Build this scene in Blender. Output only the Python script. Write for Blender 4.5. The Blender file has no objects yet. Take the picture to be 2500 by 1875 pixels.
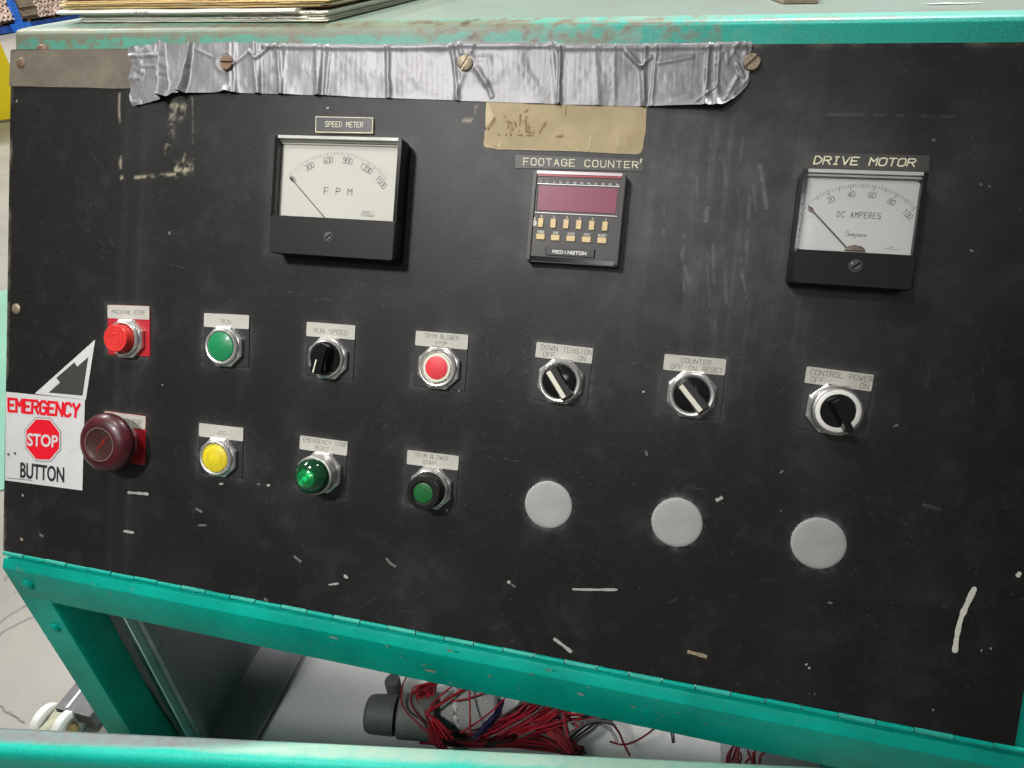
import bpy, bmesh, math, random
import numpy as np
from mathutils import Vector, Matrix, noise as mnoise
R_ = math.radians
rnd = random.Random(7)
SC = bpy.context.scene
COL = SC.collection

# ------------------------------------------------------------------ camera
# control panel frame: X along the panel, Y up its slope, Z out of it; the panel leans back 31 degrees
TILT = R_(31); S31, C31 = math.sin(TILT), math.cos(TILT)
PM = Matrix(((1, 0, 0, 0), (0, S31, -C31, 0), (0, C31, S31, 1.13), (0, 0, 0, 1)))   # panel frame -> world
def W(x, y, z=0.0): return PM @ Vector((x, y, z))
CAMP = Vector((0.49510236, 0.01185332, 0.50976648))
RC = Matrix(((0.9718358, 0.0850809, -0.21976445), (0.10249289, -0.99233335, 0.06906321), (-0.21220363, -0.08964239, -0.97310527)))
FPX = 1600.0
cd = bpy.data.cameras.new('camera'); cam = bpy.data.objects.new('camera', cd); COL.objects.link(cam)
cd.sensor_width = 36; cd.lens = FPX / 2500 * 36; cd.clip_start = 0.01; cd.clip_end = 200
cw = PM @ CAMP
ax = [PM.to_3x3() @ Vector(RC[0]), -(PM.to_3x3() @ Vector(RC[1])), -(PM.to_3x3() @ Vector(RC[2]))]
cam.matrix_world = Matrix(((ax[0].x, ax[1].x, ax[2].x, cw.x), (ax[0].y, ax[1].y, ax[2].y, cw.y), (ax[0].z, ax[1].z, ax[2].z, cw.z), (0, 0, 0, 1)))
SC.camera = cam
def ray(u, v): return RC.transposed() @ Vector(((u - 1250) / FPX, (v - 937.5) / FPX, 1))
def pp(u, v, z=0.0):                       # photo pixel -> panel coordinates at height z over the panel
    d = ray(u, v); t = (z - CAMP.z) / d.z; q = CAMP + d * t; return (q.x, q.y)
def at(u, v, axis, val):                   # photo pixel -> world point on a plane
    d = PM.to_3x3() @ ray(u, v); t = (val - cw[axis]) / d[axis]; return cw + d * t

# ------------------------------------------------------------------ world and lamps
wd = bpy.data.worlds.new('World'); SC.world = wd; wd.use_nodes = True
nt = wd.node_tree; bg = nt.nodes['Background']
tc = nt.nodes.new('ShaderNodeTexCoord'); sx = nt.nodes.new('ShaderNodeSeparateXYZ'); rp = nt.nodes.new('ShaderNodeValToRGB')
mr = nt.nodes.new('ShaderNodeMapRange'); mr.inputs[1].default_value = -1; mr.inputs[2].default_value = 1
nt.links.new(tc.outputs['Generated'], sx.inputs[0]); nt.links.new(sx.outputs['Z'], mr.inputs[0]); nt.links.new(mr.outputs[0], rp.inputs[0])
rp.color_ramp.elements[0].position = 0.3; rp.color_ramp.elements[0].color = (0.20, 0.195, 0.18, 1)
rp.color_ramp.elements[1].position = 0.75; rp.color_ramp.elements[1].color = (0.36, 0.37, 0.37, 1)
nt.links.new(rp.outputs[0], bg.inputs[0]); bg.inputs[1].default_value = 0.28
def area(name, loc, target, size, power, col):
    ld = bpy.data.lights.new(name, 'AREA'); ld.shape = 'RECTANGLE'; ld.size, ld.size_y = size; ld.energy = power; ld.color = col
    o = bpy.data.objects.new(name, ld); COL.objects.link(o); o.location = loc
    o.rotation_euler = (Vector(target) - Vector(loc)).to_track_quat('-Z', 'Y').to_euler()
    return o
area('key_lamp', W(-0.02, 0.74, 0.66), W(0.25, 0.02), (0.20, 0.20), 4.6, (1, 0.985, 0.95))
area('floor_fill_lamp', (-3.6, 1.7, 5.0), (-3.2, 1.6, 0), (1.3, 0.7), 230, (1, 0.985, 0.95))  # unseen lamp added to brighten the floor and guard post
area('rear_fill_lamp', (1.25, 2.18, 4.4), (0.2, 0.1, 0.6), (0.5, 0.28), 210, (1, 0.985, 0.97))  # unseen lamp added behind the open cabinet to light its inside
def spot(name, loc, target, half, power, col, radius):
    ld = bpy.data.lights.new(name, 'SPOT'); ld.spot_size = R_(2 * half); ld.spot_blend = 1; ld.energy = power; ld.color = col; ld.shadow_soft_size = radius
    o = bpy.data.objects.new(name, ld); COL.objects.link(o); o.location = loc; o.rotation_euler = (Vector(target) - Vector(loc)).to_track_quat('-Z', 'Y').to_euler(); return o
spot('front_fill_spot', (-0.36, -1.40, 3.0), W(0.20, -0.09), 14.0, 175, (1, 0.985, 0.96), 0.15)  # unseen spot added in front; its narrow cone dims the rail's right end
area('front_lamp', (0.75, -6.2, 6.2), W(0.5, 0.1), (2.4, 1.2), 70, (1, 0.99, 0.98))
area('background_fill_lamp', (-8.5, 8.0, 6.0), (-9.5, 9.5, 0), (2.5, 1.2), 1000, (1, 0.985, 0.95))  # unseen lamp added to brighten the distant tubes and pallets
SC.view_settings.view_transform = 'Standard'; SC.view_settings.look = 'None'; SC.view_settings.exposure = 0; SC.view_settings.gamma = 1
SC.cycles.max_bounces = 8

# ------------------------------------------------------------------ materials
def srgb(r, g, b):
    f = lambda c: (c / 255 / 12.92) if c <= 10 else ((c / 255 + .055) / 1.055) ** 2.4
    return (f(r), f(g), f(b))
def mat(name, col, rough=.5, metal=0, var=.12, scale=30, bump=0, bscale=200, coat=0, spec=.5, dirt=None, dirt_amt=.5, dscale=25, fine=0, stretch=None):
    m = bpy.data.materials.new(name); m.use_nodes = True; n = m.node_tree; L = n.links
    b = n.nodes['Principled BSDF']; b.inputs['Roughness'].default_value = rough; b.inputs['Metallic'].default_value = metal
    b.inputs['Coat Weight'].default_value = coat; b.inputs['Specular IOR Level'].default_value = spec
    t = n.nodes.new('ShaderNodeTexCoord'); src = t.outputs['Object']
    if stretch:
        mp = n.nodes.new('ShaderNodeMapping'); mp.inputs['Scale'].default_value = stretch; L.new(src, mp.inputs[0]); src = mp.outputs[0]
    def nz(s, d=6, r=.6):
        x = n.nodes.new('ShaderNodeTexNoise'); x.inputs['Scale'].default_value = s; x.inputs['Detail'].default_value = d; x.inputs['Roughness'].default_value = r
        L.new(src, x.inputs['Vector']); return x.outputs[0]
    def mix(f, a, c):
        x = n.nodes.new('ShaderNodeMix'); x.data_type = 'RGBA'
        if isinstance(f, float): x.inputs[0].default_value = f
        else: L.new(f, x.inputs[0])
        for i, v in ((6, a), (7, c)):
            if isinstance(v, tuple): x.inputs[i].default_value = (*v, 1)
            else: L.new(v, x.inputs[i])
        return x.outputs[2]
    def ramp(v, lo, hi):
        x = n.nodes.new('ShaderNodeMapRange'); L.new(v, x.inputs[0]); x.inputs[1].default_value = lo; x.inputs[2].default_value = hi; return x.outputs[0]
    c = mix(ramp(nz(scale), .3, .7), tuple(k * (1 - var) for k in col), tuple(min(1, k * (1 + var)) for k in col))
    if fine:
        c = mix(ramp(nz(fine, 2), .35, .65), c, tuple(min(1, k * 1.35 + .01) for k in col))
        c2 = c
    if dirt: c = mix(ramp(nz(dscale, 8, .7), 1.02 - dirt_amt, 1.12 - dirt_amt * .8), c, dirt)
    L.new(c, b.inputs['Base Color'])
    if bump:
        bp = n.nodes.new('ShaderNodeBump'); bp.inputs['Strength'].default_value = bump; bp.inputs['Distance'].default_value = .001
        L.new(nz(bscale, 4), bp.inputs['Height']); L.new(bp.outputs[0], b.inputs['Normal'])
    return m
def attr_mat(name, base, layers, rough=.5, bump=.1, bscale=600, fine=900, fvar=.5, rough_dust=.2, spec=.5):
    """base colour with extra colours mixed in by vertex attributes (wear, dust and painted tone maps)"""
    m = mat(name, base, rough, var=.25, scale=14, bump=bump, bscale=bscale, fine=fine, spec=spec); n = m.node_tree; L = n.links
    b = n.nodes['Principled BSDF']; cur = b.inputs['Base Color'].links[0].from_socket
    for an, col in layers:
        a = n.nodes.new('ShaderNodeAttribute'); a.attribute_name = an
        x = n.nodes.new('ShaderNodeMix'); x.data_type = 'RGBA'; L.new(a.outputs['Fac'], x.inputs[0]); L.new(cur, x.inputs[6]); x.inputs[7].default_value = (*col, 1); cur = x.outputs[2]
    L.new(cur, b.inputs['Base Color'])
    return m
TEAL = (0.0, 0.36, 0.275)
M = {}
M['teal'] = mat('teal_paint', TEAL, .42, spec=.22, var=.22, scale=16, bump=.15, bscale=350, dirt=(.20, .17, .11), dirt_amt=.40, dscale=75)
M['teal_dark'] = mat('teal_paint_inside', (0.008, 0.20, 0.13), .5, var=.2)
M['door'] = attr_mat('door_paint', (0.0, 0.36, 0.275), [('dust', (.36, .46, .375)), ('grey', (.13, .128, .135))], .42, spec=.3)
M['top'] = mat('bench_top_paint', (.245, .32, .272), .34, var=.08, scale=5, bump=.08, bscale=300, dirt=(.25, .25, .18), dirt_amt=.50, dscale=4)
M['trim'] = attr_mat('worn_trim_paint', (0.002, 0.36, 0.28), [('pale', (.24, .43, .36)), ('wear', (.20, .175, .115)), ('dark', (.085, .07, .05))], .45, bump=.2)
M['panel'] = attr_mat('black_panel_paint', (.0056, .0053, .0046), [('dust', (.17, .17, .175)), ('tan', (.33, .29, .215))], .44, bump=.10, bscale=600, fine=1300, spec=.26)
M['edge'] = mat('panel_edge', (.10, .075, .05), .7, var=.5, scale=120)
M['chip'] = mat('bare_chip', (.36, .355, .335), .7, var=.2, scale=400)
M['chip_dim'] = mat('dim_chip', (.13, .125, .12), .7, var=.3, scale=400)
M['chip_tan'] = mat('tan_chip', (.30, .24, .16), .7, var=.3, scale=400)
M['chalk'] = mat('paint_stroke', (.72, .71, .62), .8, var=.15, scale=600)
M['chrome'] = mat('worn_chrome', (.74, .73, .70), .30, .78, var=.15, scale=120, bump=.05, bscale=500, dirt=(.20, .16, .11), dirt_amt=.26, dscale=90)
M['steel'] = mat('dull_steel', (.40, .39, .37), .38, 1, var=.25, scale=90)
M['rust'] = mat('rusty_steel', (.20, .125, .075), .6, .4, var=.5, scale=500, dirt=(.07, .035, .02), dirt_amt=.5, dscale=500)
M['bronze'] = mat('tarnished_screw', (.30, .25, .17), .5, .5, var=.4, scale=500, dirt=(.10, .05, .03), dirt_amt=.5, dscale=400)
M['black'] = mat('black_plastic', (.012, .012, .012), .33, var=.2, bump=.06, bscale=900, fine=1500)
M['bakelite'] = mat('dusty_black_case', (.0045, .0045, .0045), .45, var=.3, scale=60, bump=.06, bscale=900, fine=1300, spec=.25)
M['gloss'] = mat('gloss_black', (.008, .008, .008), .15, var=.1)
M['plate'] = mat('charcoal_legend', (.026, .026, .028), .38, var=.15)
M['redplate'] = mat('red_legend', (.44, .015, .025), .4, var=.15, scale=60)
M['silver'] = mat('silver_legend', (.50, .485, .435), .4, var=.06, scale=60, fine=0, dirt=(.42, .38, .30), dirt_amt=.3, dscale=60)
M['ink'] = mat('engraved_ink', (.17, .16, .135), .7, var=.2)
M['inkdark'] = mat('dial_ink', (.035, .035, .035), .7, var=.2)
M['inkgrey'] = mat('faded_ink', (.12, .12, .12), .7, var=.2)
M['cream'] = mat('cream_lettering', (.72, .69, .50), .6, var=.2, scale=300)
M['gold'] = mat('gold_edge', (.60, .57, .42), .45, var=.2, scale=200)
M['tapeblk'] = mat('embossing_tape', (.042, .041, .038), .45, var=.2, scale=60, fine=1400)
M['dial'] = mat('dial_card', (.63, .62, .565), .55, var=.03, scale=20)
M['dialw'] = mat('white_dial_card', (.76, .76, .75), .5, var=.03, scale=20)
M['lip'] = mat('clear_lip', (.62, .62, .58), .2, var=.1, scale=80)
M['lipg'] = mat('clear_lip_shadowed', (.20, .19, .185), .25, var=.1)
M['red'] = mat('red_button', (.72, .035, .03), .38, var=.1, scale=300, coat=.2)
M['red2'] = mat('flat_red_button', (.75, .045, .06), .5, var=.08, scale=300)
M['green'] = mat('green_button', (.008, .27, .095), .4, var=.1, scale=300, coat=.2)
M['dgreen'] = mat('dim_green_lens', (.012, .12, .028), .35, var=.25, scale=500)
M['yellow'] = mat('yellow_button', (.78, .63, .02), .42, var=.08, scale=300)
M['yline'] = mat('button_groove', (.42, .36, .02), .6)
M['gline'] = mat('green_groove', (.006, .16, .06), .6)
M['rline'] = mat('red_groove', (.45, .02, .02), .6)
M['ivory'] = mat('ivory_insert', (.72, .70, .58), .45, var=.06)
M['whitering'] = mat('white_lens_ring', (.78, .77, .72), .35, var=.06)
M['maroon'] = mat('maroon_mushroom', (.058, .006, .011), .36, var=.5, scale=50, coat=.08, bump=.08, bscale=400)
M['maroon2'] = mat('maroon_disc', (.040, .012, .010), .35, var=.4, scale=300, fine=1200)
M['spark'] = mat('red_glint', (.34, .012, .010), .4, var=.6, scale=900)
M['plug'] = mat('grey_plug', (.355, .365, .355), .6, var=.10, scale=40, bump=.06, bscale=900, dirt=(.24, .24, .23), dirt_amt=.40, dscale=70)
M['sticker'] = mat('white_sticker', (.64, .64, .635), .4, var=.05, scale=30, dirt=(.42, .41, .38), dirt_amt=.40, dscale=45)
M['signred'] = mat('sign_red', (.80, .006, .022), .4, var=.05)
M['signblk'] = mat('sign_black', (.02, .02, .022), .5)
M['signdim'] = mat('sign_arrow', (.035, .034, .032), .5, fine=1300)
M['kraft'] = mat('aged_label_paper', (.42, .335, .195), .75, var=.16, scale=35, bump=.25, bscale=160, dirt=(.36, .25, .13), dirt_amt=.42, dscale=28)
M['kraft2'] = mat('label_torn_layer', (.27, .17, .085), .8, var=.3, scale=200)
M['kraft3'] = mat('label_pale_layer', (.55, .46, .30), .8, var=.15, scale=100)
M['mask'] = mat('old_masking_tape', (.150, .130, .096), .8, var=.25, scale=40, bump=.3, bscale=500, dirt=(.10, .085, .06), dirt_amt=.46, dscale=22)
M['bezel'] = mat('brown_black_case', (.030, .026, .024), .4, var=.2, scale=90, fine=1200)
M['windowred'] = mat('red_window', (.18, .008, .042), .35, var=.16, scale=120, fine=1000)
M['stripred'] = mat('red_strip', (.38, .01, .03), .3)
M['key'] = mat('tan_key', (.70, .53, .27), .5, var=.06)
M['white'] = mat('white_print', (.72, .70, .66), .6)
M['floor'] = mat('concrete_floor', (.295, .280, .245), .42, var=.16, scale=2.2, bump=.2, bscale=25, dirt=(.34, .31, .26), dirt_amt=.38, dscale=4)
M['mint'] = mat('mint_floor_paint', (.20, .45, .33), .45, var=.12, scale=3)
M['crack'] = mat('floor_crack', (.24, .22, .18), .9)
M['ygd'] = mat('yellow_guard_paint', (.85, .66, .01), .4, var=.05, scale=6)
M['blue'] = mat('blue_rack_paint', (.02, .13, .52), .45, var=.25, scale=10, dirt=(.02, .05, .18), dirt_amt=.45, dscale=9)
M['bluedark'] = mat('dark_blue_beam', (.012, .05, .24), .5, var=.4, scale=8, dirt=(.30, .26, .20), dirt_amt=.3, dscale=5)
M['tube'] = mat('cardboard_tube', (.62, .49, .41), .8, var=.2, scale=12)
M['wood'] = mat('pallet_wood', (.24, .17, .10), .8, var=.35, scale=9)
M['woodgrey'] = mat('weathered_boards', (.20, .165, .12), .85, var=.35, scale=9)
M['cavity'] = mat('dark_gap', (.02, .012, .01), .9)
M['paper'] = mat('white_paper', (.88, .87, .80), .7, var=.05, scale=12)
M['paper2'] = mat('cream_paper', (.80, .78, .64), .7, var=.08, scale=12)
M['manila'] = mat('manila_folder', (.82, .64, .33), .7, var=.12, scale=15)
M['brown'] = mat('brown_folder', (.36, .20, .09), .75, var=.2, scale=15)
M['card'] = mat('grubby_cardboard', (.36, .30, .22), .8, var=.2, scale=60)
M['blot'] = mat('pale_paint_blot', (.66, .74, .69), .5)
M['pencil'] = mat('pencil_marks', (.22, .20, .19), .8)
M['inside'] = mat('grey_enclosure_paint', (.19, .187, .198), .5, var=.12, scale=8, fine=500)
M['inwhite'] = mat('white_backplate', (.46, .45, .45), .55, var=.06, scale=10, fine=500)
M['gasket'] = mat('grey_gasket', (.20, .195, .19), .55, var=.3, scale=60)
M['wiresteel'] = mat('bright_strip', (.70, .70, .70), .45)
M['conduit'] = mat('grey_conduit', (.075, .078, .079), .6, var=.3, scale=40, bump=.2, bscale=300, fine=500)
M['conduit2'] = mat('dusty_conduit', (.125, .122, .118), .65, var=.25, scale=40, fine=500)
M['felt'] = mat('grey_lagging', (.26, .255, .25), .8, var=.15, scale=60, fine=500)
M['torn'] = mat('torn_white_edge', (.66, .66, .66), .7, var=.1)
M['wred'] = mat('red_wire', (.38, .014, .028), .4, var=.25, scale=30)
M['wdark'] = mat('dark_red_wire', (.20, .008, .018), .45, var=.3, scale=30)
M['wblue'] = mat('navy_wire', (.010, .013, .075), .45, var=.3)
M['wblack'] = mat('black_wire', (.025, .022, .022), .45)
M['wgrey'] = mat('grey_wire', (.14, .13, .13), .45)
M['castw'] = mat('white_roller', (.80, .79, .75), .4, var=.05)
M['castm'] = mat('greenish_bracket', (.17, .17, .12), .4, .6, var=.4, scale=60)
M['darkbar'] = mat('dark_grey_bar', (.11, .105, .11), .5, var=.25, scale=30, bump=.15)
M['brass'] = mat('brass_bolt', (.62, .45, .22), .35, .8)

def tape_material():
    m = mat('silver_duct_tape', (.235, .233, .243), .43, .24, var=.08, scale=10, dirt=(.36, .34, .32), dirt_amt=.38, dscale=16); n = m.node_tree; L = n.links
    b = n.nodes['Principled BSDF']
    t = n.nodes.new('ShaderNodeTexCoord'); mp = n.nodes.new('ShaderNodeMapping'); mp.inputs['Scale'].default_value = (1, .04, 1); L.new(t.outputs['Object'], mp.inputs[0])
    a = n.nodes.new('ShaderNodeTexNoise'); a.inputs['Scale'].default_value = 330; a.inputs['Detail'].default_value = 2; L.new(mp.outputs[0], a.inputs[0])
    c = n.nodes.new('ShaderNodeTexNoise'); c.inputs['Scale'].default_value = 70; c.inputs['Detail'].default_value = 5; L.new(t.outputs['Object'], c.inputs[0])
    ad = n.nodes.new('ShaderNodeMath'); L.new(a.outputs[0], ad.inputs[0]); L.new(c.outputs[0], ad.inputs[1])
    bp = n.nodes.new('ShaderNodeBump'); bp.inputs['Strength'].default_value = .14; bp.inputs['Distance'].default_value = .0010; L.new(ad.outputs[0], bp.inputs['Height']); L.new(bp.outputs[0], b.inputs['Normal'])
    a_ = n.nodes.new('ShaderNodeAttribute'); a_.attribute_name = 'grime_rib_shade'; cur = b.inputs['Base Color'].links[0].from_socket
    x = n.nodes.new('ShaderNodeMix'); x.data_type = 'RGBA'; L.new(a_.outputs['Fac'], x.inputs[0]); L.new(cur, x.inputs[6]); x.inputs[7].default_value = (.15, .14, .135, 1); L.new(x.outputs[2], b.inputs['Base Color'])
    return m
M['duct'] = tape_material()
def clear_material():
    m = bpy.data.materials.new('clear_cover'); m.use_nodes = True; n = m.node_tree; n.nodes.remove(n.nodes['Principled BSDF']); out = n.nodes['Material Output']
    tr = n.nodes.new('ShaderNodeBsdfTransparent'); tr.inputs[0].default_value = (1, 1, .995, 1)
    gl = n.nodes.new('ShaderNodeBsdfGlossy'); gl.inputs['Roughness'].default_value = .08
    fr = n.nodes.new('ShaderNodeValue'); fr.outputs[0].default_value = .045
    mx = n.nodes.new('ShaderNodeMixShader'); n.links.new(fr.outputs[0], mx.inputs[0]); n.links.new(tr.outputs[0], mx.inputs[1]); n.links.new(gl.outputs[0], mx.inputs[2]); n.links.new(mx.outputs[0], out.inputs[0])
    return m
M['clear'] = clear_material()
def lens_material():
    m = mat('green_dome_lens', (.004, .045, .016), .1, var=.2, coat=.6); n = m.node_tree; L = n.links; b = n.nodes['Principled BSDF']
    t = n.nodes.new('ShaderNodeTexCoord'); v = n.nodes.new('ShaderNodeTexVoronoi'); v.inputs['Scale'].default_value = 420; L.new(t.outputs['Object'], v.inputs[0])
    sp = n.nodes.new('ShaderNodeSeparateXYZ'); L.new(t.outputs['Object'], sp.inputs[0])
    def math_(op, a, c=None):
        x = n.nodes.new('ShaderNodeMath'); x.operation = op
        for i, q in enumerate((a, c)):
            if q is None: continue
            if isinstance(q, (int, float)): x.inputs[i].default_value = q
            else: L.new(q, x.inputs[i])
        return x.outputs[0]
    r = math_('SQRT', math_('ADD', math_('MULTIPLY', sp.outputs[0], sp.outputs[0]), math_('MULTIPLY', sp.outputs[1], sp.outputs[1])))
    mask = n.nodes.new('ShaderNodeMapRange'); L.new(r, mask.inputs[0]); mask.inputs[1].default_value = .0085; mask.inputs[2].default_value = .0065
    diag = math_('ABSOLUTE', math_('SUBTRACT', sp.outputs[0], sp.outputs[1]))
    dm = n.nodes.new('ShaderNodeMapRange'); L.new(diag, dm.inputs[0]); dm.inputs[1].default_value = .005; dm.inputs[2].default_value = .0005
    cell = n.nodes.new('ShaderNodeMapRange'); L.new(v.outputs['Color'], cell.inputs[0]); cell.inputs[1].default_value = .2; cell.inputs[2].default_value = .8
    f = math_('MULTIPLY', mask.outputs[0], math_('ADD', .25, math_('MULTIPLY', dm.outputs[0], cell.outputs[0])))
    x = n.nodes.new('ShaderNodeMix'); x.data_type = 'RGBA'; L.new(f, x.inputs[0]); L.new(b.inputs['Base Color'].links[0].from_socket, x.inputs[6]); x.inputs[7].default_value = (.01, .62, .14, 1); L.new(x.outputs[2], b.inputs['Base Color'])
    return m
M['lens'] = lens_material()

# ------------------------------------------------------------------ mesh helpers
class MB:
    def __init__(s): s.v = []; s.f = []
    def add(s, vs, fs):
        k = len(s.v); s.v += [tuple(p) for p in vs]; s.f += [tuple(i + k for i in f) for f in fs]; return s
    def box(s, x0, x1, y0, y1, z0, z1):
        return s.add([(x0, y0, z0), (x1, y0, z0), (x1, y1, z0), (x0, y1, z0), (x0, y0, z1), (x1, y0, z1), (x1, y1, z1), (x0, y1, z1)],
                     [(3, 2, 1, 0), (4, 5, 6, 7), (0, 1, 5, 4), (1, 2, 6, 5), (2, 3, 7, 6), (3, 0, 4, 7)])
    def prism(s, poly, z0, z1, inset=0, drop=0):
        """poly extruded z0..z1; with inset the top edge is chamfered"""
        n = len(poly); cx = sum(p[0] for p in poly) / n; cy = sum(p[1] for p in poly) / n
        rings = [[(p[0], p[1], z0) for p in poly]]
        if inset:
            rings.append([(p[0], p[1], z1 - drop) for p in poly])
            def ins(p):
                d = math.hypot(p[0] - cx, p[1] - cy); k = 1 - inset / d if d > inset else .5; return (cx + (p[0] - cx) * k, cy + (p[1] - cy) * k, z1)
            rings.append([ins(p) for p in poly])
        else: rings.append([(p[0], p[1], z1) for p in poly])
        vs = [p for r in rings for p in r]; fs = []
        for k in range(len(rings) - 1):
            for i in range(n): j = (i + 1) % n; fs.append((k * n + i, k * n + j, (k + 1) * n + j, (k + 1) * n + i))
        fs.append(tuple(range((len(rings) - 1) * n, len(rings) * n))); fs.append(tuple(range(n - 1, -1, -1)))
        return s.add(vs, fs)
    def lathe(s, prof, seg=48, c=(0, 0), ph=0, rad=None, cap=True):
        vs = []; fs = []; n = len(prof)
        for k in range(seg):
            a = ph + 2 * math.pi * k / seg; q = rad(k) if rad else 1
            for r, z in prof: vs.append((c[0] + r * q * math.cos(a), c[1] + r * q * math.sin(a), z))
        for k in range(seg):
            j = (k + 1) % seg
            for i in range(n - 1): fs.append((k * n + i, j * n + i, j * n + i + 1, k * n + i + 1))
        if cap and prof[-1][0] > 1e-6: fs.append(tuple(k * n + n - 1 for k in range(seg)))
        return s.add(vs, fs)
    def tube(s, pts, r, seg=8, taper=None):
        pts = [Vector(p) for p in pts]; vs = []; fs = []; n = len(pts); up = Vector((.3, .2, 1)).normalized()
        for i, p in enumerate(pts):
            d = (pts[min(i + 1, n - 1)] - pts[max(i - 1, 0)]).normalized()
            a = d.cross(up); a = a.normalized() if a.length > 1e-4 else d.cross(Vector((1, 0, 0))).normalized(); b = d.cross(a)
            for k in range(seg):
                t = 2 * math.pi * k / seg; vs.append(p + (a * math.cos(t) + b * math.sin(t)) * r)
        for i in range(n - 1):
            for k in range(seg): j = (k + 1) % seg; fs.append((i * seg + k, i * seg + j, (i + 1) * seg + j, (i + 1) * seg + k))
        fs.append(tuple(range(seg - 1, -1, -1))); fs.append(tuple((n - 1) * seg + k for k in range(seg)))
        return s.add(vs, fs)
    def ribbon(s, pts, w, z, ext=True):
        """flat stroke along pts in the xy plane"""
        for i in range(len(pts) - 1):
            (x0, y0), (x1, y1) = pts[i], pts[i + 1]; d = math.hypot(x1 - x0, y1 - y0)
            if d < 1e-9: continue
            ux, uy = (x1 - x0) / d, (y1 - y0) / d; e = w * .42 if ext else 0; zz = z + (i % 3) * 6e-6
            a = (x0 - ux * e, y0 - uy * e); b = (x1 + ux * e, y1 + uy * e); px, py = -uy * w / 2, ux * w / 2
            s.add([(a[0] - px, a[1] - py, zz), (b[0] - px, b[1] - py, zz), (b[0] + px, b[1] + py, zz), (a[0] + px, a[1] + py, zz)], [(0, 1, 2, 3)])
        return s
    def build(s, name, m, parent=None, smooth=40, **kw):
        me = bpy.data.meshes.new(name); me.from_pydata(s.v, [], s.f); me.update()
        bm = bmesh.new(); bm.from_mesh(me); bmesh.ops.recalc_face_normals(bm, faces=bm.faces) if kw.get('fix', 1) else None; bm.to_mesh(me); bm.free()
        if smooth: me.polygons.foreach_set('use_smooth', [True] * len(me.polygons)); me.set_sharp_from_angle(angle=R_(smooth))
        me.materials.append(m); o = bpy.data.objects.new(name, me); COL.objects.link(o)
        if parent: o.parent = parent
        return o
def rrect(x0, x1, y0, y1, r=.001, n=4):
    P = []
    for cx, cy, a in ((x1 - r, y0 + r, -90), (x1 - r, y1 - r, 0), (x0 + r, y1 - r, 90), (x0 + r, y0 + r, 180)):
        for k in range(n + 1): t = R_(a + 90 * k / n); P.append((cx + r * math.cos(t), cy + r * math.sin(t)))
    return P
def circ(r, n=40, c=(0, 0), ph=0): return [(c[0] + r * math.cos(ph + 2 * math.pi * k / n), c[1] + r * math.sin(ph + 2 * math.pi * k / n)) for k in range(n)]
def tag(o, label, cat, group=None, kind=None):
    if label: o['label'] = label
    if cat: o['category'] = cat
    if group: o['group'] = group
    if kind: o['kind'] = kind
    return o
def empty(name, label, cat, group=None):
    o = bpy.data.objects.new(name, None); o.empty_display_size = .02; COL.objects.link(o); return tag(o, label, cat, group)
def on_panel(name, xy, label, cat, group=None, rot=0.0, z=0):
    o = empty(name, label, cat, group); o.matrix_world = PM @ Matrix.Translation((xy[0], xy[1], z)) @ Matrix.Rotation(rot, 4, 'Z'); return o
def catmull(P, n=8):
    P = [Vector(p) for p in P]; out = []
    for i in range(len(P) - 1):
        p0, p1, p2, p3 = P[max(i - 1, 0)], P[i], P[i + 1], P[min(i + 2, len(P) - 1)]
        for k in range(n):
            t = k / n; out.append(.5 * ((2 * p1) + (-p0 + p2) * t + (2 * p0 - 5 * p1 + 4 * p2 - p3) * t * t + (-p0 + 3 * p1 - 3 * p2 + p3) * t ** 3))
    out.append(P[-1]); return out
# single-stroke alphabet on a 4 x 6 grid
G = {k: [[(int(q[0]), int(q[1])) for q in st.split()] for st in v.split('|')] for k, v in {
 'A': '00 26 40|12 32', 'B': '00 06 36 45 44 33 03|33 42 41 30 00', 'C': '45 36 16 05 01 10 30 41', 'D': '00 06 26 44 42 20 00', 'E': '40 00 06 46|03 33', 'F': '00 06 46|03 33',
 'G': '45 36 16 05 01 10 30 41 43 23', 'H': '00 06|40 46|03 43', 'I': '20 26', 'J': '46 41 30 10 01', 'K': '00 06|46 03|13 40', 'L': '06 00 40', 'M': '00 06 23 46 40', 'N': '00 06 40 46',
 'O': '10 01 05 16 36 45 41 30 10', 'P': '00 06 36 45 44 33 03', 'Q': '10 01 05 16 36 45 41 30 10|22 40', 'R': '00 06 36 45 44 33 03|23 40', 'S': '45 36 16 05 04 13 33 42 41 30 10 01', 'T': '20 26|06 46',
 'U': '06 01 10 30 41 46', 'V': '06 20 46', 'W': '06 10 23 30 46', 'X': '00 46|06 40', 'Y': '06 23 46|23 20', 'Z': '06 46 00 40', '0': '10 01 05 16 36 45 41 30 10', '1': '15 26 20',
 '2': '05 16 36 45 44 00 40', '3': '05 16 36 45 44 33 13|33 42 41 30 10 01', '4': '30 36 02 42', '5': '46 06 03 33 42 41 30 10 01', '6': '45 36 16 05 01 10 30 41 42 33 13 02', '7': '06 46 10',
 '8': '13 04 05 16 36 45 44 33 13 02 01 10 30 41 42 33', '9': '01 10 30 41 45 36 16 05 04 13 33 44', '-': '03 43', '=': '02 42|04 44', "'": '26 15', 'u': '04 00|01 10 20 31|34 30', '.': '20 20', 'i': '20 24|10 30|14 24'}.items()}
G['1s'] = [[(1, 5), (2, 6), (2, 0)], [(1, 0), (3, 0)]]; G['Is'] = [[(2, 0), (2, 6)], [(1, 0), (3, 0)], [(1, 6), (3, 6)]]
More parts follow.
